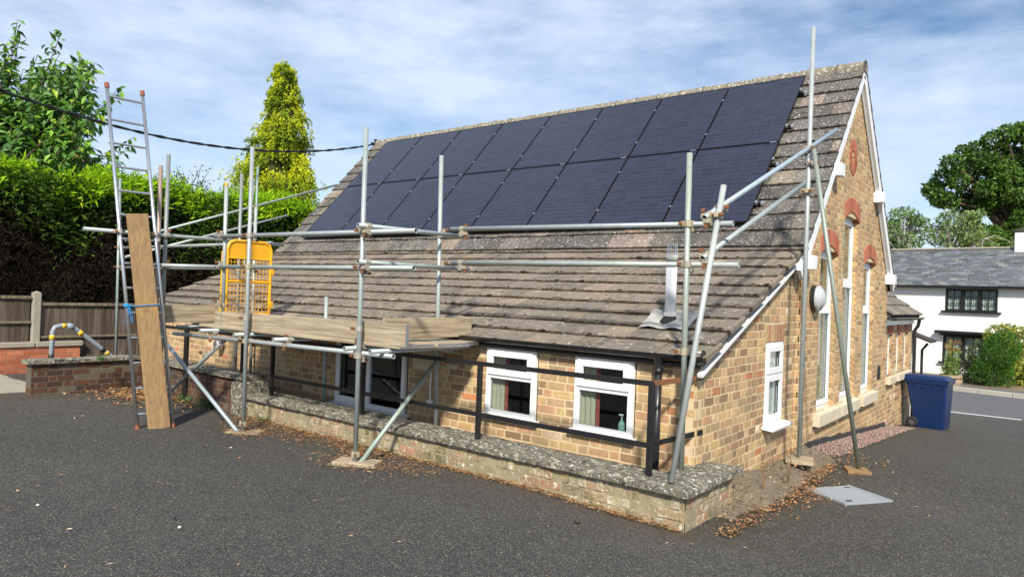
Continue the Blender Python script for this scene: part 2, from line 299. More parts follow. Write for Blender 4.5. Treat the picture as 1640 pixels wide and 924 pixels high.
def tarmac_mat():
    m = bpy.data.materials.new('tarmac'); m.use_nodes = True; t = m.node_tree; N = t.nodes; K = t.links.new; b = N['Principled BSDF']
    g = N.new('ShaderNodeNewGeometry'); P = g.outputs['Position']
    def noise(sc, d=5, r=.6):
        n = N.new('ShaderNodeTexNoise'); n.inputs['Scale'].default_value = sc; n.inputs['Detail'].default_value = d; n.inputs['Roughness'].default_value = r; K(P, n.inputs['Vector']); return n.outputs['Fac']
    def mr(f, a, b_, lo=0, hi=1):
        r = N.new('ShaderNodeMapRange'); r.inputs['From Min'].default_value = a; r.inputs['From Max'].default_value = b_; r.inputs['To Min'].default_value = lo; r.inputs['To Max'].default_value = hi; K(f, r.inputs['Value']); return r.outputs[0]
    rgb = N.new('ShaderNodeRGB'); rgb.outputs[0].default_value = (.046, .044, .041, 1); cur = rgb.outputs[0]
    def mixin(f, c):
        nonlocal cur
        q = N.new('ShaderNodeMix'); q.data_type = 'RGBA'; K(f, q.inputs['Factor']); K(cur, q.inputs['A']); q.inputs['B'].default_value = (*c, 1); cur = q.outputs['Result']
    mixin(mr(noise(.55, 5, .65), .40, .62, 0, .85), (.084, .079, .070)); mixin(mr(noise(1.1, 6, .7), .50, .68, 0, .8), (.022, .021, .022)); mixin(mr(noise(6, 5), .4, .75, 0, .6), (.030, .028, .028))
    vo = N.new('ShaderNodeTexVoronoi'); vo.inputs['Scale'].default_value = 155; K(P, vo.inputs['Vector'])
    sp = N.new('ShaderNodeSeparateColor'); K(vo.outputs['Color'], sp.inputs[0])
    mixin(mr(sp.outputs[0], .5, 1, 0, .9), (.155, .15, .138)); mixin(mr(sp.outputs[1], .93, .96, 0, .9), (.36, .34, .30)); mixin(mr(sp.outputs[2], .75, 1, 0, .7), (.014, .014, .015))
    a = N.new('ShaderNodeAttribute'); a.attribute_name = 'tint'; sa = N.new('ShaderNodeSeparateColor'); K(a.outputs['Color'], sa.inputs[0])
    ml = N.new('ShaderNodeMath'); ml.operation = 'MULTIPLY'; K(sa.outputs[0], ml.inputs[0]); K(mr(noise(7, 6, .7), .35, .6), ml.inputs[1]); mixin(ml.outputs[0], (.115, .085, .055))
    ml = N.new('ShaderNodeMath'); ml.operation = 'MULTIPLY'; K(sa.outputs[1], ml.inputs[0]); K(mr(noise(9, 6, .7), .42, .58), ml.inputs[1]); mixin(ml.outputs[0], (.055, .050, .012))
    K(cur, b.inputs['Base Color']); b.inputs['Roughness'].default_value = .88; b.inputs['Specular IOR Level'].default_value = .3
    bp = N.new('ShaderNodeBump'); bp.inputs['Strength'].default_value = .9; bp.inputs['Distance'].default_value = .010; K(vo.outputs['Distance'], bp.inputs['Height'])
    bp2 = N.new('ShaderNodeBump'); bp2.inputs['Strength'].default_value = .5; bp2.inputs['Distance'].default_value = .02; K(noise(25, 4), bp2.inputs['Height']); K(bp.outputs[0], bp2.inputs['Normal']); K(bp2.outputs[0], b.inputs['Normal'])
    return m
M['tarmac'] = tarmac_mat()

# ------------------------------------------------------------------ brickwork
def sub_rect(rs, o):
    out = []
    for (a, b, c, d) in rs:
        x0, x1, z0, z1 = max(a, o[0]), min(b, o[1]), max(c, o[2]), min(d, o[3])
        if x0 >= x1 or z0 >= z1: out.append((a, b, c, d)); continue
        if a < x0: out.append((a, x0, c, d))
        if x1 < b: out.append((x1, b, c, d))
        if c < z0: out.append((x0, x1, c, z0))
        if z1 < d: out.append((x0, x1, z1, d))
    return out
def clip(poly, hps):                       # keep a*u + b*z <= c
    for a, b, c in hps:
        out = []
        for i in range(len(poly)):
            p, q = poly[i], poly[(i+1) % len(poly)]; dp = a*p[0]+b*p[1]-c; dq = a*q[0]+b*q[1]-c
            if dp <= 0: out.append(p)
            if (dp < 0) != (dq < 0) and dp != dq: t = dp/(dp-dq); out.append((p[0]+t*(q[0]-p[0]), p[1]+t*(q[1]-p[1])))
        poly = out
        if len(poly) < 3: return []
    return poly
def area(p): return abs(sum(p[i][0]*p[(i+1) % len(p)][1]-p[(i+1) % len(p)][0]*p[i][1] for i in range(len(p))))/2
def extrude(poly, O, U, N, W=(0, 0, 1), front=0., back=.03, ch=.004):      # convex polygon in (U, W) standing proud along N
    O, U, N, W = (np.asarray(k, float) for k in (O, U, N, W))
    if np.cross(U, W)@N < 0: poly = poly[::-1]
    sgn = 1 if sum(poly[i][0]*poly[(i+1) % len(poly)][1]-poly[(i+1) % len(poly)][0]*poly[i][1] for i in range(len(poly))) > 0 else -1
    p = np.array(poly); c = p.mean(0); n = len(p); d = c-p; dl = np.linalg.norm(d, axis=1)[:, None]; inn = p+d/np.maximum(dl, 1e-6)*np.minimum(ch*1.5, dl*.3)
    w = lambda q, h: O+q[:, :1]*U+q[:, 1:]*W+N*h
    v = np.vstack([w(p, front-back), w(p, front-ch), w(inn, front)])
    f = [(i, (i+1) % n, n+(i+1) % n, n+i) for i in range(n)]+[(n+i, n+(i+1) % n, 2*n+(i+1) % n, 2*n+i) for i in range(n)]+[tuple(range(2*n, 3*n))]
    return v, f
def pick(pal):
    c = np.array(random.choices([p[1] for p in pal], [p[0] for p in pal])[0]); c = c*np.array([1.10, 1.0, .88]) if pal is STOCK or pal is GABLE else c; return np.clip(c*random.uniform(.74, 1.2)*np.array([1, random.uniform(.95, 1.05), random.uniform(.9, 1.1)]), 0, 1)
STOCK = [(6, (.52, .40, .22)), (4, (.50, .36, .18)), (4, (.42, .30, .17)), (2.5, (.44, .27, .16)), (2.5, (.43, .245, .15)), (.6, (.50, .17, .07)), (4, (.25, .16, .095)), (3, (.33, .26, .17)), (1.5, (.17, .115, .075)), (1, (.68, .62, .50))]
GABLE = [(6, (.48, .36, .20)), (4, (.48, .33, .16)), (4, (.41, .29, .165)), (3, (.42, .28, .15)), (3, (.32, .23, .14)), (1, (.43, .22, .11)), (1.5, (.55, .44, .27)), (1.5, (.24, .17, .11))]
DARKRED = [(5, (.10, .038, .02)), (4, (.065, .028, .018)), (3, (.13, .055, .026)), (2, (.04, .024, .018))]
RED = [(5, (.42, .13, .065)), (4, (.36, .105, .05)), (2, (.47, .16, .08))]
OLD = [(4, (.38, .28, .16)), (3, (.34, .20, .12)), (3, (.46, .18, .11)), (3, (.24, .18, .10)), (2, (.48, .41, .28)), (1.5, (.14, .11, .07))]
def brick_wall(O, U, N, u0, u1, z0, z1, openings=(), hps=(), pal=STOCK, bond='flemish', gauge=.083, jit=.0018, ls=.230, lh=.114, mj=.013):
    out = []; row = 0; z = z0
    while z < z1-.01:
        h = gauge-mj; u = u0; k = row % 2
        off = {'flemish': (0, -(ls+lh)/2)[k], 'stretcher': (0, -ls/2)[k], 'english': 0}[bond]; u += off; j = 0
        while u < u1:
            if bond == 'flemish': L_ = ls if j % 2 == 0 else lh
            elif bond == 'english': L_ = ls if k == 0 else lh
            else: L_ = ls
            L_ *= random.uniform(.95, 1.05); a, b = max(u, u0), min(u+L_-mj, u1)
            if b-a > .02:
                rs = [(a, b, z, min(z+h, z1))]
                for o in openings: rs = sub_rect(rs, o)
                for r in rs:
                    if r[1]-r[0] < .015 or r[3]-r[2] < .015: continue
                    jz = random.uniform(-.002, .002)
                    p = clip([(r[0], r[2]+jz), (r[1], r[2]+jz), (r[1], r[3]+jz), (r[0], r[3]+jz)], hps)
                    if len(p) < 3 or area(p) < 6e-4: continue
                    v, f = extrude(p, O, U, N, front=random.uniform(-jit, jit), back=.02, ch=.005)
                    c = v.mean(0); dv = CAM-c; ds = np.linalg.norm(dv)
                    out.append((v, f, pick(pal), area(p)*max((dv/ds)@np.asarray(N, float), 0)/ds**2))
            u += L_; j += 1
        z += gauge; row += 1
    return out
def backing(mb, O, U, N, u0, u1, z0, z1, openings=(), hps=(), front=-.0035, back=.11):
    rs = [(u0, u1, z0, z1)]
    for o in openings: rs = sub_rect(rs, o)
    for r in rs:
        p = clip([(r[0], r[2]), (r[1], r[2]), (r[1], r[3]), (r[0], r[3])], hps)
        if len(p) < 3: continue
        v, f = extrude(p, O, U, N, front=front, back=back, ch=0.0); n = len(p)
        mb.add(v, f+[tuple(range(n-1, -1, -1))])
def place_pieces(lst, parent_of, name, mat_, limit, rest_parent, rest_name):
    """the largest pieces in view as objects of their own, the rest as one part"""
    lst = sorted(lst, key=lambda b: -b[3]); rest = MB()
    for i, b in enumerate(lst):
        if i < limit: mesh_obj(name, b[0], b[1], np.tile(b[2], (len(b[0]), 1)), b[5] if len(b) > 5 else mat_, b[4] if len(b) > 4 and b[4] is not None else parent_of)
        else: rest.add(b[0], b[1], b[2])
    if rest.n: rest.build(rest_name, mat_, rest_parent, kind='stuff')

# ------------------------------------------------------------------ ground
def sheet(name, xs, ys, zf, mt, tintf=None, kind='structure', label=None):
    X, Y = np.meshgrid(xs, ys); V = np.stack([X.ravel(), Y.ravel(), zf(X.ravel(), Y.ravel())], 1); nx, ny = len(xs), len(ys)
    i = np.arange(nx-1)[None, :]+np.arange(ny-1)[:, None]*nx; F = np.stack([i, i+1, i+1+nx, i+nx], -1).reshape(-1, 4)
    T = tintf(V) if tintf else np.ones_like(V)
    o = mesh_obj(name, V, F, T, mt, None, True); o['kind'] = kind
    if label: o['label'] = label
    return o
big = np.concatenate([-np.geomspace(900, 30, 12), np.linspace(-26, 26, 14), np.geomspace(30, 900, 12)])
sheet('ground', big, big+10, lambda x, y: np.where(np.hypot(x, y-10) > 120, -1.6, G(x, y)-.25 - .0*x), M['grass'])
def dirt(V):
    x, y = V[:, 0], V[:, 1]; d = np.exp(-np.maximum(-.78-y, 0)/.22)*(x < .4)*(y < -.7)*(x > -9)
    d = np.maximum(d, np.exp(-((x+8.2)**2/1.2+(y+1.2)**2/.35)))
    d = np.maximum(d, .9*np.exp(-np.abs(x+9.2)/.8)*(y < -1)*(x > -10.5))
    d2 = np.exp(-np.maximum(x-.45, 0)/.45)*(y > -.9)*(y < 13)*(x > .2); d2 = d2*(.45+.55*np.exp(-((y-1.6)/1.5)**2))
    d = np.maximum(d, .7*d2); return np.stack([d, d2*.9, d*0], 1)
def fine(a, b, st): return np.arange(a, b+st/2, st)
sheet('driveway', np.concatenate([[-22, -18, -15], fine(-13, 4, .12), [5, 7, 10, 14, 20]]), np.concatenate([[-25, -18, -14, -11], fine(-9, 4, .12), fine(4.5, 14.6, .4)]), lambda x, y: G(x, y)+.012*np.sin(x*1.3+y*.6)*np.cos(y*1.1), M['tarmac'], dirt)
KD = V3(math.cos(math.radians(13)), -math.sin(math.radians(13)), 0)        # far kerb direction
KP = V3(-.5, 20.2, 0); KN = V3(-KD[1], KD[0], 0)
def strip(mb, P0, D, Nn, a, b, n0, n1, z0, h=0, n=40):                     # a raised or flat strip along D
    ts = np.linspace(a, b, n); v = []; 
    for t_ in ts:
        for q, hh in ((n0, 0 if h else 0), (n0, h), (n1, h), (n1, 0)): v.append(P0+D*t_+Nn*q+V3(0, 0, z0+hh))
    f = []
    for i in range(n-1):
        for k in range(3): f.append((4*i+k, 4*i+k+1, 4*i+4+k+1, 4*i+4+k))
    f += [(3, 2, 1, 0), tuple(4*(n-1)+k for k in range(4))]
    mb.add(v, f)
m = MB(); strip(m, V3(0, 14.6, 0), V3(1, 0, 0), V3(0, 1, 0), -60, 60, -.15, 7.2, -.70, .074, 30); o = m.build('road', M['road']); o['kind'] = 'structure'
m = MB(); t_ = -60
while t_ < 60:
    if abs(t_) < 30: m.box((t_+.9, 14.62, -.619), (.92, .05, .002), None, 0)
    t_ += 2.0
o = m.build('road_marking', M['paint_white']); o['kind'] = 'structure'
m = MB()
for k in range(60):
    c = KP+KD*(k*.92-27)+KN*.07; m.box(c+V3(0, 0, -.60), (.455, .065, .11), [KD, KN, (0, 0, 1)], .012)
o = m.build('kerb', M['kerb']); o['kind'] = 'structure'
m = MB(); strip(m, KP, KD, KN, -40, 40, .135, 1.05, -.75, .245, 30); o = m.build('pavement', M['pavement']); o['kind'] = 'structure'
m = MB(); strip(m, KP, KD, KN, -40, 40, 1.05, 30, -.75, .235, 30); o = m.build('verge', M['soil']); o['kind'] = 'structure'

# ------------------------------------------------------------------ the hall
XL, XM, XW = -.02, .025, -10.75                    # lean-to gable, main gable, far end
YA, YB, YR = 2.87, 8.20, 5.47                      # main walls, ridge
ZR, SM, SLT = 5.52, 1.085, .414                    # ridge height, main pitch, lean-to pitch
YK = 2.75; ZK = ZR-SM*(YR-YK)                      # where the two pitches meet
ze = lambda y: ZK-SLT*(YK-y)                       # lean-to roof surface
hall = thing('brick_hall', 'low yellow brick hall with steep tiled roof and a lean-to', 'building', (0, 0, 0))
BR = []                                            # all bricks of the hall
FRONTOP = [(-1.27, -.615, .56, 1.33), (-2.41, -1.74, .56, 1.33), (-5.02, -3.68, .36, 1.33)]
GW = (1.80, 2.40, .54, 1.475)
mb = MB(); X_, Y_, Z_ = V3(1, 0, 0), V3(0, 1, 0), V3(0, 0, 1)
backing(mb, (0, 0, 0), X_, -Y_, XW, XL-.001, -.1, 1.40, FRONTOP)
front = mb.build('front_wall', M['mortar'], hall)
BR += [(*b, front) for b in brick_wall((0, 0, 0), X_, -Y_, XW, XL, .04, 1.37, FRONTOP)]
lh = [(-SLT, 1, ze(0)-.12)]                        # lean-to gable below the roof: z <= ze(y)-.12
mb = MB(); backing(mb, (XL, 0, 0), Y_, X_, .001, YA+.02, -.1, 2.7, [GW], lh)
side = mb.build('side_wall', M['mortar'], hall)
BR += [(*b, side) for b in brick_wall((XL, 0, 0), Y_, X_, 0, YA+.05, .04, 2.7, [GW, (GW[0]-.03, GW[1]+.03, GW[3], GW[3]+.20)], lh)]
WIN = [(3.70, 4.55, .52, 2.59, .12), (4.90, 5.76, .52, 3.17, .12), (6.24, 7.06, .52, 2.59, .12)]
OPN = [(a, b, c, d+.12) for a, b, c, d, r in WIN]; RND = (5.03, 5.47, 3.85, 4.33)
gh = [(-SM, 1, ZR-SM*YR-.10), (SM, 1, ZR+SM*YR-.10)]
mb = MB(); backing(mb, (XM, 0, 0), Y_, X_, YA, YB, -.6, 5.6, [(a, b, c, d+.05) for a, b, c, d, r in WIN]+[(5.13, 5.37, 3.95, 4.23)], gh, -.0035, .24)
gable = mb.build('gable_wall', M['mortar'], hall)
BR += [(*b, gable) for b in brick_wall((XM, 0, 0), Y_, X_, YA, YB, -.54, 5.5, OPN, gh, GABLE)]
for a, b, c, d, r in WIN:                          # reveals facing the sun
    BR += [(*q, gable) for q in brick_wall((0, b-.007, 0), X_, -Y_, XM-.13, XM-.002, c+.003, d+.04, (), (), GABLE, jit=.002)]
BR += [(*q, gable) for q in brick_wall((0, YA-.006, 0), X_, -Y_, XL-.02, XM-.002, .04, 2.5, (), (), GABLE, jit=.001)]
mb = MB()                                          # hidden walls that close the hall
mb.box((XW+.06, 1.44, .6), (.05, 1.43, .75)); mb.box((XW+.06, 5.5, 1.2), (.05, 2.7, 1.4)); mb.box((-5.4, YB-.08, 1.1), (5.3, .05, 1.35))
for s in (-1, 1): mb.add([(XW+.02, YR, ZR-.15), (XW+.02, YR+s*2.7, 2.5), (XW+.02, YR, 2.5)], [(0, 1, 2)])
mb.build('rear_wall', M['mortar'], hall)
MB().box((-5.4, 1.6, .1), (5.3, 1.5, .02)).build('floor', M['dark_room'], hall)
MB().box((-5.4, 2.95, 1.1), (5.2, .03, 1.2)).build('inner_wall', M['dark_room'], hall)
# arches, roundel, lintel
ARCH = []
def arch(y0, y1, zs, rise, h, n, proud=.012):
    for i in range(n):
        a, b = y0-.02+(y1-y0+.04)*i/n+.003, y0-.02+(y1-y0+.04)*(i+1)/n-.003; ym = (y0+y1)/2; hw = (y1-y0)/2
        z_ = lambda y: rise*max(0, 1-((y-ym)/hw)**2); lean = lambda y: (y-ym)*.06
        p = [(a, zs+z_(a)), (b, zs+z_(b)), (b+lean(b), zs+h+z_(b)), (a+lean(a), zs+h+z_(a))]
        v, f = extrude(p, (XM, 0, 0), Y_, X_, front=proud+random.uniform(-.002, .002), back=.12, ch=.003)
        mesh_obj('arch_brick', v, f, np.tile(pick(RED), (len(v), 1)), M['brick_red'], gable)
for a, b, c, d, r in WIN: arch(a, b, d, r, .215, 11)
for i in range(18):
    t0, t1 = 2*math.pi*i/18+.02, 2*math.pi*(i+1)/18-.02
    q = lambda t, r: (5.25+r*math.sin(t)*.95, 4.09+r*math.cos(t)*(1+.12*abs(math.cos(t))))
    v, f = extrude([q(t0, .09), q(t0, .235), q(t1, .235), q(t1, .09)], (XM, 0, 0), Y_, X_, front=.012, back=.1, ch=.003)
    mesh_obj('roundel_brick', v, f, np.tile(pick(RED), (len(v), 1)), M['brick_red'], gable)
mb = MB()
for k in range(5): mb.box((XM-.05, 5.25, 4.0+.045*k), (.012, .12, .016), [(.8, 0, -.6), (0, 1, 0), (.6, 0, .8)])
mb.box((XM-.11, 5.25, 4.09), (.01, .14, .16)); mb.build('roundel_louvre', M['brick_red'], gable)
for i in range(7):                                 # soldier lintel over the side window
    a = GW[0]-.03+i*.094; v, f = extrude([(a, GW[3]+.004), (a+.084, GW[3]+.004), (a+.084, GW[3]+.195), (a, GW[3]+.195)], (XL, 0, 0), Y_, X_, front=.002, back=.05)
    mesh_obj('lintel_brick', v, f, np.tile(pick([(3, (.40, .17, .09)), (2, (.46, .30, .16))]), (len(v), 1)), M['brick'], side)
place_pieces(BR, None, 'brick', M['brick'], 300, hall, 'brickwork')
# plinth, sills, vents, lamp
mb = MB(); ys = np.linspace(3.0, YB, 30)
for i in range(29):
    y0, y1 = ys[i], ys[i+1]; g0 = G(.05, (y0+y1)/2); mb.box((XM+.012, (y0+y1)/2, g0+.03-.25), (.02, (y1-y0)/2+.001, .25+.06+random.uniform(-.01, .012)), None, .006)
mb.build('plinth', M['plinth'], hall)
for a, b, c, d, r in WIN:
    mb = MB(); y0, y1 = (a+b)/2-.56, (a+b)/2+.56
    mb.add([(XM-.12, y0, c+.02), (XM-.12, y1, c+.02), (XM+.085, y1, c-.02), (XM+.085, y0, c-.02), (XM-.12, y0, c-.16), (XM-.12, y1, c-.16), (XM+.085, y1, c-.165), (XM+.085, y0, c-.165)],
           [(0, 3, 2, 1), (3, 7, 6, 2), (0, 4, 7, 3), (1, 2, 6, 5), (4, 5, 6, 7), (0, 1, 5, 4)]); mb.build('window_sill', M['stone_sill'], gable)
mb = MB(); mb.box((XM+.006, 7.62, .78), (.006, .10, .115))
for k in range(9): mb.box((XM+.014, 7.62, .68+.024*k), (.004, .09, .005))
mb.build('air_vent', M['plinth'], gable)
lamp = MB().lathe((XM, 3.38, 1.99), [(.165, 0), (.165, .05), (.155, .055), (0, .055)], X_, 32).build('bulkhead_lamp', M['black_plastic'], hall)
MB().lathe((XM, 3.38, 1.99), [(.158, .056), (.160, .085), (.150, .095), (.135, .098), (.128, .110), (.09, .135), (.04, .147), (0, .15)], X_, 32).build('lamp_glass', M['lightglass'], lamp, True)

# windows
def casement(parent, O, U, N, u0, u1, z0, z1, splits, fw=.055, depth=.05, name='window', curtains=None, sash=.045):
    """frame with panes; splits: list of (ua, ub, za, zb, opening) for lights"""
    O = V3(*O); U = V3(*U); N = V3(*N); W = V3(0, 0, 1); A = [U, W, N]
    P = lambda u, z, n: O+U*u+W*z+N*n
    mb = MB()
    def rbar(a, b, c, d, n0, n1, t=mb): t.box(P((a+b)/2, (c+d)/2, (n0+n1)/2), (abs(b-a)/2, abs(d-c)/2, abs(n1-n0)/2), A, .004)
    rbar(u0, u1, z1-fw, z1, 0, depth); rbar(u0, u1, z0, z0+fw, 0, depth); rbar(u0, u0+fw, z0+fw, z1-fw, 0, depth); rbar(u1-fw, u1, z0+fw, z1-fw, 0, depth)
    for (a, b, c, d) in splits.get('bars', []): rbar(a, b, c, d, 0, depth)
    win = mb.build(name, M['upvc'], parent)
    for (a, b, c, d, op) in splits['lights']:
        e = 0
        if op:
            s = MB(); n0, n1 = depth-.01, depth+.018
            for q in ((a-.02, b+.02, d-sash, d+.02), (a-.02, b+.02, c-.02, c+sash), (a-.02, a+sash, c+sash, d-sash), (b-sash, b+.02, c+sash, d-sash)): rbar(*q, n0, n1, s)
            s.build('sash', M['upvc'], win); e = sash-.005
        g = MB(); g.box(P((a+b)/2, (c+d)/2, .022), ((b-a)/2-e+.003, (d-c)/2-e+.003, .004), A); g.build('pane', M['glass'], win)
    return win
def curtain(mb, O, U, N, u0, u1, z0, z1, n, amp=.018, waves=5):
    O = V3(*O); U = V3(*U); N = V3(*N); us = np.linspace(u0, u1, 8*waves); v = []; f = []
    for i, u in enumerate(us):
        q = amp*math.sin(i/8*2*math.pi)
        v += [O+U*u+V3(0, 0, z0)+N*(n+q), O+U*u+V3(0, 0, z1)+N*(n+q*.7)]
    f = [(2*i, 2*i+2, 2*i+3, 2*i+1) for i in range(len(us)-1)]; mb.add(v, f)
for (a, b) in ((-1.265, -.620), (-2.405, -1.745)):
    zt, zb = 1.325, .60; zm = 1.02
    wo = casement(hall, (0, -.0, 0), X_, -Y_, a, b, zb, zt, dict(bars=[(a+.055, b-.055, zm-.03, zm+.03)], lights=[(a+.055, b-.055, zm+.03, zt-.055, True), (a+.055, b-.055, zb+.055, zm-.03, False)]))
    s = MB(); s.box(((a+b)/2-.01, -.035, zb-.016), ((b-a)/2+.05, .04, .014), [(1, 0, 0), (0, 1, .12), (0, -.12, 1)], .004); s.build('window_sill', M['upvc'], wo)
    c1 = MB(); curtain(c1, (0, 0, 0), X_, -Y_, a+.03, a+.20, zb, zt, -.03, .012, 3); c1.build('curtain', M['curtain'], wo)
    c1 = MB(); curtain(c1, (0, 0, 0), X_, -Y_, a+.205, a+.245, zb, zt, -.035, .010, 1); c1.build('curtain', M['curtain_red'], wo)
a, b, zb, zt = -5.01, -3.69, .40, 1.325; um = -4.36
wo = casement(hall, (0, -.0, 0), X_, -Y_, a, b, zb, zt, dict(bars=[(um-.035, um+.035, zb+.055, zt-.055)], lights=[(a+.055, um-.035, zb+.055, zt-.055, True), (um+.035, b-.03, zb+.055, zt-.055, False)]))
s = MB(); s.box(((a+b)/2, -.07, zb-.018), ((b-a)/2+.07, .085, .016), [(1, 0, 0), (0, 1, .12), (0, -.12, 1)], .004); s.build('window_sill', M['upvc'], wo)
a, b, zb, zt = GW[0]+.005, GW[1]-.005, .575, 1.47; zm = 1.12
wo = casement(hall, (XL-.05, 0, 0), Y_, X_, a, b, zb, zt, dict(bars=[(a+.055, b-.055, zm-.03, zm+.03)], lights=[(a+.055, b-.055, zm+.03, zt-.055, True), (a+.055, b-.055, zb+.055, zm-.03, True)]))
s = MB(); s.box((XL+.03, (a+b)/2, zb-.018), (.095, (b-a)/2+.06, .016), [(1, 0, -.10), (0, 1, 0), (.10, 0, 1)], .004); s.build('window_sill', M['upvc'], wo)
c1 = MB(); curtain(c1, (XL, 0, 0), Y_, X_, a+.03, b-.1, zb, zt, -.05, .015, 6); c1.build('curtain', M['curtain_white'], wo)
for a, b, c, d, r in WIN:
    zm = c+(d-c)*.66; ins = .075
    wo = casement(gable, (XM-.12, 0, 0), Y_, X_, a, b, c+.01, d+.01, dict(bars=[(a+.06, b-.06, zm-.045, zm+.045)], lights=[(a+.06, b-.06, zm+.045, d-.05, False), (a+.06, b-.06, c+.07, zm-.045, True)]), fw=.065)
    h = MB(); pts = [(a+(b-a)*k/10, d+r*(1-((k-5)/5)**2)) for k in range(11)]; v, f = extrude(pts+[(b, d+.005), (a, d+.005)], (XM-.12, 0, 0), Y_, X_, front=.045, back=.04, ch=.002); h.add(v, f); h.build('window_head', M['upvc'], wo)
    c1 = MB(); curtain(c1, (XM-.12, 0, 0), Y_, X_, a+.05, b-.05, c+.05, d, -.16, .01, 7); c1.build('blind', M['curtain_white'], wo)
# soap bottle on the right front sill
sb = MB().lathe((-.80, .09, .612), [(0, 0), (.033, 0), (.035, .01), (.035, .085), (.025, .105), (.012, .115), (.012, .13), (0, .13)], n=16).build('soap_bottle', M['bottle'], None, True)
tag(sb, 'clear pump bottle of hand gel standing inside the window next to the downpipe', 'bottle')
BASE[sb.name] = np.zeros(3)
pm = MB(); pm.tube((-.80, .09, .74), (-.80, .09, .775), .006, n=8); pm.box((-.805, .085, .783), (.022, .012, .009), None, .004); pm.build('pump', M['upvc'], sb)
# meter box, conduit, wall vent, socket plates
mb = MB(); mb.box((-3.37, -.035, 1.17), (.17, .035, .20), None, .01); mb.build('meter_box', mat('cream', (.52, .47, .30), .6), hall)
mb = MB(); mb.tube((-3.27, -.02, .95), (-3.27, -.02, .62), .011, n=8); mb.lathe((-3.27, -.02, .60), [(0, -.04), (.035, -.03), (.042, 0), (.035, .03), (0, .04)], -Y_, 14); mb.build('conduit', M['upvc'], hall)
MB().box((-2.95, -.012, 1.05), (.075, .012, .03), None, .003).build('socket_plate', M['stone_sill'], hall)
MB().box((-5.75, -.012, 1.06), (.055, .012, .045), None, .003).build('socket_plate', M['upvc'], hall)
mb = MB(); mb.lathe((-7.9, -.02, .93), [(.03, -.02), (.03, .03), (.07, .04), (.075, .11), (.06, .13), (0, .13)], -Y_, 12); mb.build('wall_vent', M['alu'], hall)

# ------------------------------------------------------------------ roofs
TP = [(5, (.165, .137, .108)), (4, (.13, .112, .092)), (3, (.21, .165, .122)), (2.5, (.095, .083, .070)), (1.5, (.26, .20, .145))]
TPD = [(4, (.115, .105, .092)), (3, (.09, .083, .075)), (2, (.15, .13, .11)), (1, (.24, .19, .15))]
roof = MB()
OV = .11; XV0, XV1 = XW-.12, XM+.085
def slab(mb, pts, th):
    p = np.array(pts, float); n = unit(np.cross(p[1]-p[0], p[3]-p[0])); v = np.vstack([p, p-n*th]); mb.add(v, [(0, 1, 2, 3), (7, 6, 5, 4), (0, 4, 5, 1), (1, 5, 6, 2), (2, 6, 7, 3), (3, 7, 4, 0)])
lo = lambda y: ze(y)-.045; up_ = lambda y: ZR-SM*abs(YR-y)-.06
slab(roof, [(XV0+.02, -.10, lo(-.10)), (XV1-.06, -.10, lo(-.10)), (XV1-.06, YK, lo(YK)), (XV0+.02, YK, lo(YK))], .03)
slab(roof, [(XV0+.02, YK, up_(YK)), (XV1-.03, YK, up_(YK)), (XV1-.03, YR, up_(YR)), (XV0+.02, YR, up_(YR))], .03)
slab(roof, [(XV0+.02, YR, up_(YR)), (XV1-.03, YR, up_(YR)), (XV1-.03, YB+.25, up_(YB+.25)), (XV0+.02, YB+.25, up_(YB+.25))], .03)
roof = roof.build('roof', M['felt'], hall)
TILES = []; MOSS_SHADE = MB()
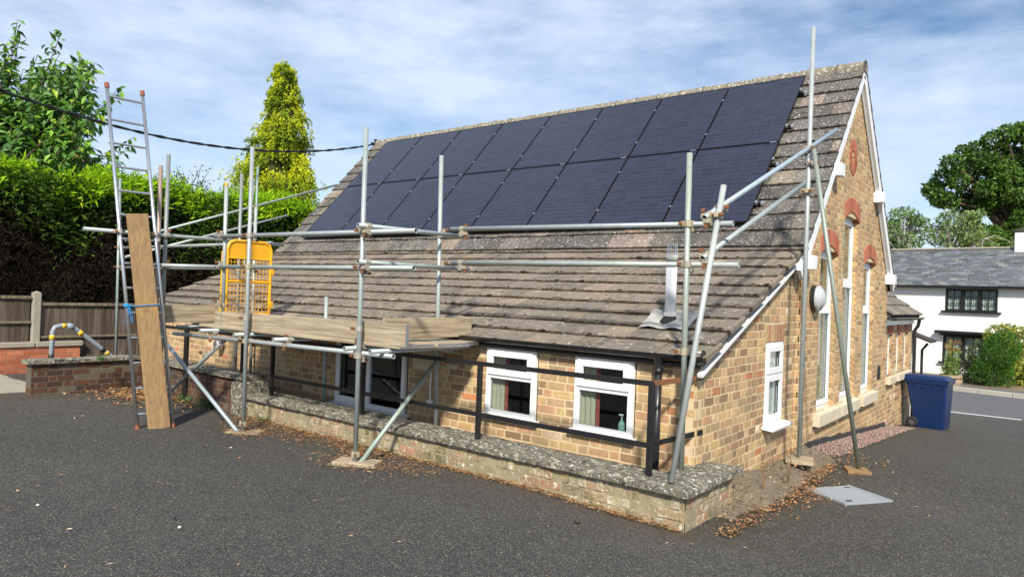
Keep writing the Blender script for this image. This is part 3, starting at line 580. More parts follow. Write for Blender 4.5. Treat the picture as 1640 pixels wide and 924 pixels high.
def lay(y0, z0, y1, z1, gauge, tw, dark, sgn=1, thick=.044, x0=XV0, x1=XV1, moss=True, out=TILES, parent=None):
    D = V3(0, y1-y0, z1-z0); Ls = np.linalg.norm(D); D /= Ls; Nn = unit(np.cross(X_, D)*sgn)
    if Nn[2] < 0: Nn = -Nn
    k = 0; s = 0.
    while s < Ls-.06:
        x = x0-(tw/2 if k % 2 else 0); ln = min(gauge+.09, Ls-s+.02)
        while x < x1-.01:
            a, b = max(x, x0), min(x+tw-.004, x1)
            if b-a > .03:
                o = V3(0, y0, z0)+D*s; sag = random.uniform(-.004, .004); lift = thick*1.05
                c = lambda u, q, h: o+X_*u+D*q+Nn*h
                hb = lift+sag; ht = 0.004+sag; ch = .005; jq = random.uniform(-.006, .004)
                v = [c(a, jq, hb-thick-.012), c(b, jq, hb-thick-.012), c(b, ln, ht-thick), c(a, ln, ht-thick), c(a, jq, hb-ch), c(b, jq, hb-ch), c(a+ch, jq+ch, hb), c(b-ch, jq+ch, hb), c(b-ch, ln, ht), c(a+ch, ln, ht), c(b, ln, ht-ch), c(a, ln, ht-ch)]
                f = [(0, 1, 5, 4), (4, 5, 7, 6), (6, 7, 8, 9), (5, 10, 8, 7), (4, 6, 9, 11), (1, 2, 10, 5), (0, 4, 11, 3), (0, 3, 2, 1)]
                if sgn < 0 or np.cross(X_, D)@Nn < 0: f = [q[::-1] for q in f]
                v = np.array(v); cc = v.mean(0); dv = CAM-cc; ds = np.linalg.norm(dv)
                out.append((v, f, pick(dark), (b-a)*gauge*max(dv@Nn/ds, 0)/ds**2 * (0 if dark is None else 1), parent, None))
                if moss and dark is TP:  # mossy lower-edge strip; its dark colour also paints in deeper shade between courses
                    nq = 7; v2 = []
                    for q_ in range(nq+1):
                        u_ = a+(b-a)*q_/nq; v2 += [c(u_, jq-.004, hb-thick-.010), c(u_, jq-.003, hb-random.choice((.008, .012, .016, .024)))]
                    MOSS_SHADE.add(v2, [(2*q_, 2*q_+2, 2*q_+3, 2*q_+1) for q_ in range(nq)])
                if moss and random.random() < .8:
                    for _ in range(random.choice((1, 2, 2, 3))):
                        u = random.uniform(a, b); q = random.choice((random.uniform(0, .02), random.uniform(-.01, .01), random.uniform(0, gauge))); r = random.uniform(.006, .022)
                        p = c(u, q, hb-(hb-ht)*q/ln)
                        el = random.uniform(1, 2.6); MOSS_SHADE.add([p+X_*r*el*math.cos(t)+D*r*.8*math.sin(t)+Nn*.001 for t in (0, 1.05, 2.1, 3.14, 4.19, 5.24)]+[p+Nn*r*random.uniform(.35, .7)], [(i, (i+1) % 6, 6) for i in range(6)])
            x += tw
        s += gauge; k += 1
    return Nn
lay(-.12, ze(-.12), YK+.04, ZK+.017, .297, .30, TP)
n_low = len(TILES)
lay(YK-.01, ZK+.01, YR-.03, ZR-.035, .302, .33, TPD)
TILES = [(*t[:5], M['tile'] if i < n_low else M['tile_lichen']) for i, t in enumerate(TILES)]
back = []; lay(YB+.28, ZR-SM*(YB+.28-YR), YR+.03, ZR-.035, .302, .33, TPD, -1, moss=False, out=back)
# tiles hidden under the solar panels count last
def under(v):
    c = v.mean(0); return c[1] > YK+.25 and c[1] < YR-.25 and -10.1 < c[0] < -.75
TILES = [(t[0], t[1], t[2], t[3]*(0.001 if under(t[0]) else 1), t[4], t[5]) for t in TILES]
srt = sorted(TILES, key=lambda t: -t[3]); rest1, rest2 = MB(), MB()
for i, t in enumerate(srt):
    if i < 300: mesh_obj('roof_tile', t[0], t[1], np.tile(t[2], (len(t[0]), 1)), t[5], roof)
    else: (rest1 if t[5] is M['tile'] else rest2).add(t[0], t[1], t[2])
rest2.n and [rest2.add(t[0], t[1], t[2]) for t in back]
rest1.build('roof_tiling', M['tile'], roof, kind='stuff'); rest2.build('roof_tiling', M['tile_lichen'], roof, kind='stuff')
MOSS_SHADE.build('moss', M['moss'], roof, kind='stuff')
x = XV0
while x < XV1-.05:                                 # ridge tiles
    b = min(x+.42, XV1); mb = MB(); v = []; n = 9; r = .125+random.uniform(-.004, .004)
    for xx, rr in ((x, r), (x+.012, r+.004), (b-.03, r-.003), (b+.006, r+.008)):
        for k in range(n):
            t = math.pi*(k/(n-1)*1.25-.125); v.append((xx, YR+rr*math.cos(t), ZR-.075+rr*math.sin(t)))
    f = [(i*n+k, i*n+k+1, (i+1)*n+k+1, (i+1)*n+k) for i in range(3) for k in range(n-1)]+[tuple(range(n)), tuple(range(4*n-1, 3*n-1, -1))]
    mb.add(v, f); mb.build('ridge_tile', M['ridge'], roof, True); x += .424
# verge mortar edge of the lean-to, white barge boards, brackets
mb = MB(); mb.bar((XV1-.075, -.10, ze(-.10)-.045), (XV1-.075, YK, ze(YK)-.045), .05, .07, (0, 0, 1), .008); mb.build('verge', M['coping'], roof)
mb = MB(); mb.bar((XL+.065, -.10, ze(-.10)-.135), (XL+.065, YK+.02, ze(YK+.02)-.135), .05, .032); mb.build('barge_board', M['upvc'], hall)
for s in (-1, 1):
    mb = MB(); y0 = YR; y1 = YR+s*2.88; zz = lambda y: ZR-SM*abs(YR-y)
    mb.bar((XM+.055, y0, zz(y0)-.145), (XM+.055, y1, zz(y1)-.145), .05, .15, (1, 0, 0) if 0 else (0, 0, 1), .004)
    y2 = YR+s*2.6; mb.bar((XM+.02, y0, zz(y0)-.24), (XM+.02, y2, zz(y2)-.24), .02, .06, (0, 0, 1), .003)
    bb = mb.build('barge_board', M['upvc'], hall)
    for yb in (YR+s*1.42, YR+s*2.62): MB().box((XM+.06, yb-s*.03, zz(yb)-.27), (.085, .10, .085), None, .006).build('bracket', M['upvc'], bb)
# fascia, gutter, downpipe
MB().box(((XW+XL)/2, -.045, 1.375), ((XL-XW)/2+.05, .012, .062), None, .003).build('fascia', M['fascia'], hall)
MB().box((XL+.02, .05, 1.39), (.03, .10, .07), None, .004).build('box_end', M['fascia'], hall)
def gutter(mb, p0, p1, r, out):
    p0 = V3(*p0); p1 = V3(*p1); d = unit(p1-p0); o = V3(*out); n = 10; v = []
    for p in (p0, p1):
        for rr in (r, r-.005):
            for k in range(n+1): t = math.pi*k/n; v.append(p+o*rr*math.cos(t)-Z_*rr*math.sin(t))
    m_ = n+1; f = [(k, k+1, 2*m_+k+1, 2*m_+k) for k in range(n)]+[(m_+k+1, m_+k, 3*m_+k, 3*m_+k+1) for k in range(n)]+[(k+1, k, m_+k, m_+k+1) for k in range(n)]+[(2*m_+k, 2*m_+k+1, 3*m_+k+1, 3*m_+k) for k in range(n)]
    for q in (0, n): f.append((q, m_+q, 3*m_+q, 2*m_+q))
    mb.add(v, f)
gt = MB(); gutter(gt, (XW, -.118, 1.432), (XM+.05, -.118, 1.425), .056, (0, -1, 0)); gt.lathe((XM+.05, -.118, 1.425), [(0, 0), (.057, 0), (.057, .006), (0, .006)], X_, 16)
gt = gt.build('gutter', M['black_plastic'], hall)
x = -.15
while x > XW:
    mb = MB(); gutter(mb, (x-.012, -.118, 1.428), (x+.012, -.118, 1.428), .062, (0, -1, 0)); mb.build('gutter_bracket', M['black_plastic'], gt); x -= .95
mb = MB(); gutter(mb, (-.42, -.118, 1.427), (-.24, -.118, 1.427), .063, (0, -1, 0)); mb.lathe((-.335, -.118, 1.28), [(.036, 0), (.036, .05), (.05, .10), (.055, .12)], Z_, 16); mb.build('gutter_outlet', M['black_plastic'], gt)
mb = MB(); mb.tube((-.335, -.118, 1.30), (-.335, -.118, -.05), .034, n=16)
mb.tube((-.335, -.118, 1.29), (-.335, -.118, 1.24), .038, n=16); mb.build('downpipe', M['black_plastic'], hall, True)
# flue terminal with lead slate
P = V3(-.56, .55, ze(.55)); fl = thing('boiler_flue', 'white boiler flue pipe with pronged cap rising from the tiles', 'flue', P)
MB().tube(P+V3(0, 0, .05), P+V3(0, 0, .64), .054, n=24).build('pipe', M['flue'], fl, True)
MB().tube(P+V3(0, 0, .03), P+V3(0, 0, .12), .062, n=24).tube(P+V3(0, 0, .62), P+V3(0, 0, .69), .058, n=24).build('collar', mat('flue_grey', (.42, .42, .40), .5), fl, True)
mb = MB()
for k in range(14):
    t = 2*math.pi*k/14; e = V3(math.cos(t), math.sin(t), 0); mb.bar(P+e*.05+V3(0, 0, .68), P+e*.042+V3(0, 0, .80), .006, .006)
mb.build('cage', M['alu'], fl)
MB().lathe(P, [(.12, -.04), (.10, .03), (.065, .07), (.06, .09)], n=20).build('boot', M['rubber'], fl, True)
mb = MB(); D = unit(V3(0, 1, SLT)); Nn = unit(V3(0, -SLT, 1)); g = 10
us = np.linspace(-.24, .26, g); qs = np.linspace(-.20, .20, g); v = [P+X_*u+D*q+Nn*(.048+.012*math.sin(u*25+q*9)+.006*random.random()+(.015 if q > .1 else 0)) for q in qs for u in us]
mb.add(v, [(j*g+i, j*g+i+1, (j+1)*g+i+1, (j+1)*g+i) for j in range(g-1) for i in range(g-1)]); mb.build('lead_flashing', M['lead'], fl, True)

# ------------------------------------------------------------------ solar panels
PD = unit(V3(0, 1, SM)); PN = unit(V3(0, -SM, 1)); RT = V3(0, YR, ZR)
PW, PH, PX0, PT = 1.189, 1.69, -.66, .28
ORD = ['first', 'second', 'third', 'fourth', 'fifth', 'sixth', 'seventh', 'last']
for r in range(2):
    for c in range(8):
        xc = PX0-PW*(c+.5); sc = -(PT+PH*(r+.5)); ctr = RT+PD*sc+PN*.125+X_*xc; A = [X_, PD, PN]
        lab = f'black solar panel in the {"upper" if r == 0 else "lower"} row, {ORD[c]} from the gable end' if c < 7 else f'black solar panel ending the {"upper" if r == 0 else "lower"} row, farthest from the gable'
        t = thing('solar_panel', lab, 'solar panel', ctr-PN*.02, 'solar panels on the roof')
        hw, hh = PW/2-.009, PH/2-.010; mb = MB(); fw = .011
        for q in (-1, 1): mb.box(ctr+PD*q*(hh-fw/2), (hw, fw/2, .018), A, .002); mb.box(ctr+X_*q*(hw-fw/2), (fw/2, hh-fw, .018), A, .002)
        mb.box(ctr-PN*.012, (hw-.002, hh-.002, .003), A); mb.build('frame', M['panel_frame'], t)
        gw, gh_ = hw-fw, hh-fw; v = np.array([ctr+X_*a*gw+PD*b*gh_+PN*.013 for a, b in ((-1, -1), (1, -1), (1, 1), (-1, 1))])
        o = mesh_obj('glass', v, [(0, 1, 2, 3)], None, M['cells'], t); uv = o.data.uv_layers.new(name='UVMap')
        for i, q in enumerate(((0, 0), (1, 0), (1, 1), (0, 1))): uv.data[i].uv = q
        for q in (-.27, .27):
            mb = MB(); mb.box(ctr+X_*(-hw-.009)+PD*q*PH+PN*.016, (.011, .018, .005), A, .002)
            if c == 0: mb.box(ctr+X_*(hw+.016)+PD*q*PH+PN*.0, (.014, .025, .022), A, .002)
            mb.build('clamp', M['alu'], t)
        if r == 0: MB().box(ctr-PD*(hh+.010)+X_*(hw-.08)+PN*.015, (.045, .008, .004), A, .001).build('clamp', M['alu'], t)
rl = thing('mounting_rail', 'aluminium mounting rails under the rows of solar panels', 'rail', RT+PD*(-1.9)+X_*(-5.4))
for s in (.28+.27*PH*.9, .28+.75*PH, .28+1.27*PH, .28+1.75*PH):
    p = RT-PD*s+PN*.075; MB().bar(p+X_*(PX0+.05), p+X_*(PX0-8*PW-.03), .04, .05, PN).build('rail', M['panel_frame'], rl)
    MB().box(p+X_*(PX0+.07), (.02, .03, .03), [X_, PD, PN], .004).build('end_hook', M['alu'], rl)

# ------------------------------------------------------------------ low walls in front of the hall
def rough_slab(x0, x1, y0, y1, z0, z1, nx, ny, j, mt, name, parent, rnd=.0, zfun=None, seed=0):
    r = np.random.default_rng(seed+int(abs(x0*97)+abs(y0*31))); us = np.linspace(0, 1, nx); vs = np.linspace(0, 1, ny); V = []; F = []
    for lay_ in (1, 0):
        for b in vs:
            for a in us:
                e = min(a, 1-a)*(x1-x0), min(b, 1-b)*(y1-y0); edge = min(e)
                z = (z1 if lay_ else z0)+(r.normal(0, j*.45) if lay_ else 0)
                if lay_ and edge < 1e-6: z -= .012+abs(r.normal(0, j*.5))
                if zfun is not None: z += zfun(x0+a*(x1-x0), y0+b*(y1-y0))
                V.append((x0+a*(x1-x0)+(r.normal(0, j*.6) if e[0] < 1e-6 else 0), y0+b*(y1-y0)+(r.normal(0, j*.6) if e[1] < 1e-6 else 0), z))
    n = nx*ny
    for k in range(ny-1):
        for i in range(nx-1):
            q = k*nx+i; F += [(q, q+1, q+nx+1, q+nx), (n+q, n+q+nx, n+q+nx+1, n+q+1)]
    ring = [i for i in range(nx)]+[k*nx+nx-1 for k in range(1, ny)]+[(ny-1)*nx+i for i in range(nx-2, -1, -1)]+[k*nx for k in range(ny-2, 0, -1)]
    for a, b in zip(ring, ring[1:]+ring[:1]): F.append((b, a, n+a, n+b))
    mb = MB(); mb.add(V, F); return mb.build(name, mt, parent)
wall = thing('retaining_wall', 'low weathered brick wall with lichened stone coping along the hall front', 'wall', (-2.9, -.7, .1))
YW, XE = -.75, .235
mb = MB(); backing(mb, (0, YW, 0), X_, -Y_, -6.0, XE, -.1, .40, back=.36); backing(mb, (XE, 0, 0), Y_, X_, YW+.01, .25, -.1, .40, back=.24); body = mb.build('wall_body', M['mortar_old'], wall)
WB = brick_wall((0, YW, 0), X_, -Y_, -6.0, XE, .03, .29, pal=OLD, jit=.009, bond='english', mj=.012)+brick_wall((0, YW, 0), X_, -Y_, -6.0, XE, .282, .395, pal=OLD, jit=.009, bond='stretcher', ls=.085, gauge=.115, mj=.013)
WB += brick_wall((XE, 0, 0), Y_, X_, YW, .25, .03, .29, pal=OLD, jit=.008, bond='english', mj=.012)+brick_wall((XE, 0, 0), Y_, X_, YW, .25, .282, .395, pal=OLD, jit=.008, bond='stretcher', ls=.085, gauge=.115, mj=.013)
place_pieces(WB, body, 'brick', M['brick_old'], 300, wall, 'brickwork')
x = -6.0; k = 0
while x < -.2:
    b = min(x+.62+.2*random.random(), -.13); b = -.13 if -.13-b < .3 else b
    rough_slab(x, b-.006, -.80, -.33, .395, .452, 12, 8, .007, M['coping'], 'coping_stone', wall, seed=k); x = b; k += 1
rough_slab(-.125, .29, -.805, .33, .395, .455, 9, 18, .008, M['coping'], 'coping_stone', wall, seed=44)
# higher dark wall at the far end
dw = thing('boundary_wall', 'dark red brick wall with grey coping turning a corner by the fence', 'wall', (-8.5, -1, .15))
mb = MB(); backing(mb, (0, YW, 0), X_, -Y_, -9.0, -6.0, -.1, .62, back=.22); backing(mb, (-9.0, 0, 0), Y_, X_, -2.27, YW+.2, -.1, .64, back=.22); backing(mb, (0, -2.27, 0), X_, -Y_, -9.20, -9.02, -.1, .64, back=.05)
dbody = mb.build('wall_body', M['mortar_dark'], dw)
DB = brick_wall((0, YW, 0), X_, -Y_, -9.0, -6.0, .10, .51, pal=DARKRED, jit=.004, bond='english')+brick_wall((0, YW, 0), X_, -Y_, -9.0, -6.0, .515, .62, pal=DARKRED, bond='stretcher', ls=.083, gauge=.112)
DB += brick_wall((-9.0, 0, 0), Y_, X_, -2.27, YW, .05, .64, pal=DARKRED, jit=.005)+brick_wall((0, -2.27, 0), X_, -Y_, -9.21, -9.0, .05, .64, pal=DARKRED, jit=.005)
place_pieces(DB, dbody, 'brick', M['brick_dark'], 300, dw, 'brickwork')
for i in range(5): rough_slab(-9.0+.6*i+.003, -8.4+.6*i-.003, -.80, -.42, .62, .675, 9, 6, .005, M['coping'], 'coping_stone', dw, seed=60+i)
for i in range(3): rough_slab(-9.26, -8.95, -2.33+.51*i+.003, -1.82+.51*i-.003, .64, .70, 6, 9, .005, M['coping'], 'coping_stone', dw, seed=70+i)
rough_slab(-6.25, -5.9, -.79, -.45, .10, .60, 6, 6, .012, M['coping'], 'end_block', dw, seed=80)
# black railing along the walls
rg = thing('railing', 'black painted steel railing standing on the stone coping', 'railing', (-3, -.58, .45))
YP = -.585
pp = at(437, 628, 'Y', YP)
for px, zb, zt in ((-.16, .43, 1.21), (-2.03, .43, 1.20), (-3.80, .43, 1.20), (-5.63, .43, 1.20), (-6.36, .66, 1.20)):
    MB().box((px, YP, (zb+zt)/2), (.022, .022, (zt-zb)/2), None, .003).build('post', M['black_paint'], rg)
MB().box((-7.55, YW-.03, .62), (.045, .02, .60), None, .003).build('post', M['black_paint'], rg)
MB().box((-8.93, -.68, .90), (.045, .045, .30), None, .004).build('post', M['black_paint'], rg)
r1 = MB().bar((-8.95, -.66, 1.185), (-.14, YP-.0, 1.205), .012, .045).build('top_rail', M['black_paint'], rg)
r2 = MB().bar((-5.63, YP-.022, .70), (-.14, YP-.022, .70), .012, .045).build('mid_rail', M['black_paint'], rg)
MB().bar((-.165, YP+.02, 1.205), (XL+.015, .10, 1.225), .012, .045).build('top_rail', M['rust'], rg, label='rusty end piece of the top rail fixed to the wall')
MB().bar((-.165, YP+.02, .70), (XL+.015, .12, .74), .012, .045).build('mid_rail', M['black_paint'], rg)
# grey pipe handrail with striped tape
ph = thing('pipe_handrail', 'grey pipe handrail with yellow and black warning tape', 'handrail', (-9.6, -1.8, .2))
p = [(-9.7, -1.81, .12), (-9.7, -1.80, 1.06), (-9.7, -1.77, 1.12), (-9.7, -1.70, 1.14), (-9.7, -1.58, 1.14), (-9.7, -1.50, 1.10), (-9.7, -.95, .64), (-9.7, -.80, .52)]
MB().chain(p, .036, 12).build('pipe', M['greypipe'], ph, True)
MB().lathe((-9.7, -1.56, 1.13), [(0, -.06), (.045, -.045), (.052, 0), (.045, .045), (0, .06)], unit(V3(0, 1, -.3)), 14).build('elbow', M['greypipe'], ph, True)
for a, b, m_ in (((-9.7, -1.806, .93), (-9.7, -1.804, 1.0), 'tape_y'), ((-9.7, -1.806, .62), (-9.7, -1.806, .70), 'tape_k'), ((-9.7, -1.68, 1.14), (-9.7, -1.62, 1.14), 'tape_y'), ((-9.7, -1.44, 1.05), (-9.7, -1.38, 1.0), 'tape_y'), ((-9.7, -1.10, .765), (-9.7, -1.05, .724), 'tape_k'), ((-9.7, -1.03, .706), (-9.7, -.99, .673), 'tape_y')):
    MB().tube(a, b, .0385, n=12).build('tape', M[m_], ph, True)
# concrete step along the gable, soil on it
st = rough_slab(XM+.005, .50, -.70, 3.05, -.1, .15, 12, 60, .016, M['earth'], 'concrete_step', None, zfun=lambda x, y: .03*math.sin(y*2.1)+.02*math.sin(y*7+x*9)-.08*(x/.5)**2+(.05 if y > .4 else 0)-(.05 if y < -.1 else 0))
tag(st, 'broken concrete and earth step along the foot of the side wall', 'step')

# ------------------------------------------------------------------ scaffolding
sc = thing('scaffolding', 'galvanised tube scaffolding with guard rails around the lean-to roof', 'scaffold', (-3, -.8, .15))
TUBES = []; GT = [(.34, .385, .385), (.38, .42, .41), (.32, .38, .36), (.40, .43, .42), (.35, .385, .40)]
def tb(name, a, b, tint=None, r=.0242, parent=None):
    o = MB().tube(a, b, r, n=16, hollow=.005, t=tint or random.choice(GT)).build(name, M['galv'], parent or sc, False)
    for i, p in enumerate(o.data.polygons): p.use_smooth = (i < 16)
    TUBES.append((o, V3(*a), V3(*b))); return o
def coupler(on, p, d1, d2=None, off=None):
    """clamp round the tube at p (direction d1), bolted to a tube of direction d2 lying at off"""
    p = V3(*p); d1 = unit(d1); c = (.46, .42, .30) if random.random() < .6 else (.42, .40, .36); rust = (.24, .085, .03)
    mb = MB(); mb.tube(p-d1*.028, p+d1*.028, .033, n=12, t=c)
    o = unit(off) if off is not None else unit(np.cross(d1, (.3, .2, .1)))
    sd = np.cross(d1, o)
    mb.box(p+sd*.045, (.022, .018, .024), [sd, o, d1], .004, c); mb.tube(p+sd*.055-o*.05, p+sd*.055+o*.05, .009, n=6, t=rust); mb.box(p+sd*.055-o*.045, (.015, .014, .015), [sd, o, d1], .003, rust)
    if d2 is not None:
        d2 = unit(d2); q = p+o*.0535; s2 = np.cross(d2, o)
        mb.tube(q-d2*.028, q+d2*.028, .033, n=12, t=c); mb.box(q-s2*.045, (.022, .018, .024), [s2, o, d2], .004, c)
        mb.tube(q-s2*.055-o*.05, q-s2*.055+o*.05, .009, n=6, t=rust); mb.box(q-s2*.055+o*.045, (.015, .014, .015), [s2, o, d2], .003, rust)
    return mb.build('coupler', M['coupler'], on)
YO = -1.36; YI = -.20; RO = YO+.054
S1 = tb('standard', (-4.97, YO, .185), (-5.02, YO, 3.51)); S2 = tb('standard', (-2.94, YO, .205), (-2.97, YO, 3.49))
S3 = tb('standard', (-2.98, YI, .05), (-3.06, YI, 3.43)); S4 = tb('standard', (-.05, YI, .455), (-.075, YI, 3.17), (.35, .40, .34)); S5 = tb('standard', (-5.02, YI, .1), (-5.06, YI, 1.77))
SD1 = tb('standard', (-6.42, -1.66, .19), (-6.45, -1.66, 3.50), (.18, .19, .19)); SD2 = tb('standard', (-6.50, -1.70, .19), (-6.52, -1.72, 3.36), (.34, .20, .14))
S6 = tb('standard', (-5.72, RO+.054, 1.36), (-5.76, RO+.054, 3.12)); S7 = tb('standard', (-7.2, YI, .3), (-7.24, YI, 3.55), (.22, .23, .23)); S7b = tb('standard', (-6.95, YI+.1, .3), (-6.98, YI+.1, 3.05), (.44, .46, .46))
S8 = tb('standard', (-11.35, YI, .0), (-11.5, YI, 3.80), (.28, .36, .33)); S9 = tb('standard', (-11.1, 2.4, .0), (-11.1, 2.39, 4.42), (.28, .39, .33)); S9b = tb('brace', (-11.5, 2.2, .0), (-11.16, 2.36, 4.15), (.28, .38, .33))
MB().tube((-5.76, RO+.054, 3.118), (-5.76, RO+.054, 3.15), .027, n=14).build('end_cap', M['yellow'], S6)
T1 = tb('guard_rail', (-5.90, RO, 2.48), (-2.26, RO, 2.455)); M1 = tb('guard_rail', (-5.86, RO, 2.10), (-2.27, RO, 2.105)); L1 = tb('ledger', (-6.85, RO, 1.20), (-2.50, RO, 1.262))
T2 = tb('guard_rail', (-2.905, -1.47, 2.51), (-2.93, .16, 2.54), (.36, .43, .45)); M2 = tb('guard_rail', (-2.905, -1.45, 2.155), (-2.93, .18, 2.165))
T3 = tb('guard_rail', (-2.92, YI+.054, 2.60), (.31, YI+.054, 2.555)); M3 = tb('guard_rail', (-2.88, YI+.054, 2.225), (.37, YI+.054, 2.21))
LI = tb('ledger', (-6.85, YI-.054, 1.255), (-2.68, YI-.054, 1.26), (.40, .42, .40))
YT = tb('guard_rail', (-6.40, -2.62, 2.465), (-6.43, .02, 2.485)); T4 = tb('guard_rail', (-11.45, YI+.054, 2.49), (-6.45, YI+.054, 2.50)); M4 = tb('guard_rail', (-11.3, YI+.054, 2.12), (-6.0, YI+.06, 2.13))
YM = tb('guard_rail', (-6.40, -2.0, 2.085), (-5.8, -1.26, 2.10))
K1 = tb('raking_rail', (-11.1, -.23, 2.62), (-11.1, 4.48, 4.34)); K2 = tb('raking_rail', (-11.1, -.22, 2.31), (-11.1, 3.16, 3.46))
U1 = tb('raking_rail', at(1128, 349, 'X', .17), at(1340, 208, 'X', .30), (.36, .46, .54)); U2 = tb('raking_rail', at(1125, 414, 'X', .17), at(1288, 294, 'X', .26))
SA = tb('standard', (.255, 2.18, .245), (.255, 2.17, 4.96), (.40, .43, .43)); RK = tb('raker', (.09, -.69, .465), (.262, -.262, 2.86), (.48, .51, .50)); SB = tb('raker', (.77, 2.60, .125), (.32, 2.10, 3.60), (.22, .26, .21))
D1 = tb('brace', (-6.97, YO-.03, 1.11), (-4.80, YO-.055, .085), (.32, .39, .45)); D2 = tb('brace', at(255, 643, 'Y', RO+.06), at(362, 543, 'Y', RO+.06), (.22, .245, .25)); D3 = tb('brace', at(562, 761, 'X', -2.885), at(704, 572, 'X', -2.92), (.30, .40, .33))
for xx in (-6.55, -5.80, -5.02, -4.22, -3.00, -2.62): tb('transom', (xx, -1.50 if xx > -6.5 else -1.42, 1.305), (xx, -.03, 1.305))
ex, ey, ez = X_, Y_, Z_
for S, x in ((S1, -5.0), (S2, -2.955)):
    for z, R_ in ((2.47, 0), (2.105, 0), (1.235, 0)): coupler(S, (x, YO, z), ez, ex, ey)
    coupler(S, (x, YO, 1.50), ez, None, ey); coupler(S, (x, YO, .27), ez, None, -ey)
for z in (2.53, 2.165, 1.255): coupler(S3, (-3.02, YI, z), ez, ey, ex)
for z in (2.56, 2.213, 1.46): coupler(S4, (-.063, YI, z), ez, ex, ey)
for z in (2.48, 2.10, 1.62): coupler(S6, (-5.75, RO+.054, z), ez, ex, -ey)
for z in (2.475, 2.09): coupler(SD1, (-6.44, -1.66, z), ez, ey, ex)
for z in (2.5, 2.13): coupler(S7, (-7.23, YI, z), ez, ex, ey); coupler(S8, (-11.42, YI, z), ez, ex, ey)
for z in (3.57, 3.19): coupler(S9, (-11.1, 2.39, z), ez, unit(V3(0, 4.7, 1.7)), -ex)
coupler(T3, (-2.74, YI+.054, 2.597), ex, ey, -ez); coupler(M3, (-2.74, YI+.054, 2.223), ex, ey, -ez)
coupler(T2, (-2.905, YO+.02, 2.512), ey, ex, -ez); coupler(M2, (-2.905, YO+.02, 2.157), ey, ex, -ez)
du = unit(V3(.13, 3.9, 1.5)); coupler(U1, at(1150, 334, 'X', .183), du, ez, ex); coupler(U1, at(1135, 345, 'X', .175), du, ex, -ez); coupler(U2, at(1132, 409, 'X', .173), du, ex, -ez); coupler(RK, (.245, -.30, 2.60), unit(V3(.17, .43, 2.4)), None, -ex)
coupler(SA, (.255, 2.175, 3.46), ez, unit(V3(-.12, -.14, 1)), ex); coupler(SA, (.255, 2.175, 3.15), ez, du, -ex); coupler(SA, (.255, 2.17, 3.62), ez, du, -ex)
for x in (-5.80, -4.22, -3.0): coupler(L1, (x, RO, 1.205+(x+6.85)*.0143), ex, ey, ez)
coupler(D2, at(328, 569, 'Y', RO+.06), unit(V3(1, 0, .9)), None, ey)
# boards
for i in range(5):
    y = -1.17+.235*i; x0 = -6.45+random.uniform(-.05, .05); x1 = -2.42+random.uniform(-.05, .03)
    mb = MB(); mb.box(((x0+x1)/2, y, 1.352), ((x1-x0)/2, .112, .019), None, .004)
    nm = ['outermost, along the guard rail', 'second from the guard rail', 'in the middle of the deck', 'second from the wall', 'innermost, against the eaves'][i]
    o = solo(mb, 'scaffold_board', M['board'], f'worn timber deck board of the scaffold platform, {nm}', 'board', ((x0+x1)/2, y, 1.333), 'scaffold deck boards')
    for xe in (x0-.001, x1+.001): MB().box((xe, y, 1.352), (.003, .113, .0195)).build('end_band', M['alu'], o)
def toe(p0, p1, h, mt, lab):
    mb = MB(); mb.bar(p0, p1, .038, h, (0, 0, 1), .004); o = solo(mb, 'toe_board', mt, lab, 'board', None, 'scaffold toe boards')
    d = unit(V3(*p1)-V3(*p0)); MB().box(V3(*p1)+d*.002, (.003, .0195, h/2), [d, np.cross(d, Z_), Z_]).build('end_band', M['alu'], o)
toe((-5.88, RO+.05, 1.432), (-2.38, RO+.05, 1.462), .225, M['board'], 'long pale toe board edging the scaffold platform beneath the guard rails')
toe((-2.76, -1.22, 1.505), (-2.72, .02, 1.515), .215, M['board_y'], 'short toe board closing the platform end nearest the windows')
toe((-6.24, -1.80, 1.49), (-6.22, -1.03, 1.50), .215, M['board_y'], 'short toe board closing the platform end beside the ladder')
# sole boards
def sole(c, hx, hy, ang, mt, lab):
    a = math.radians(ang); A = [(math.cos(a), math.sin(a), 0), (-math.sin(a), math.cos(a), 0), (0, 0, 1)]
    return solo(MB().box(c, (hx, hy, .021), A, .004), 'sole_board', mt, lab, 'board', (c[0], c[1], c[2]-.021), 'scaffold sole boards')
sole((-4.97, YO+.02, .162), .20, .11, 35, M['board'], 'timber sole board under the scaffold leg nearest the ladder')
sole((-2.93, YO+.02, .182), .22, .12, 28, M['board'], 'timber sole board under the scaffold leg with the sloping brace')
sole((.27, 2.15, .205), .14, .15, 15, M['board'], 'timber sole board on the earth step under the tall scaffold pole')
sole((.76, 2.58, .104), .12, .12, 25, M['plank'], 'orange edged timber block under the leaning scaffold pole on tarmac')
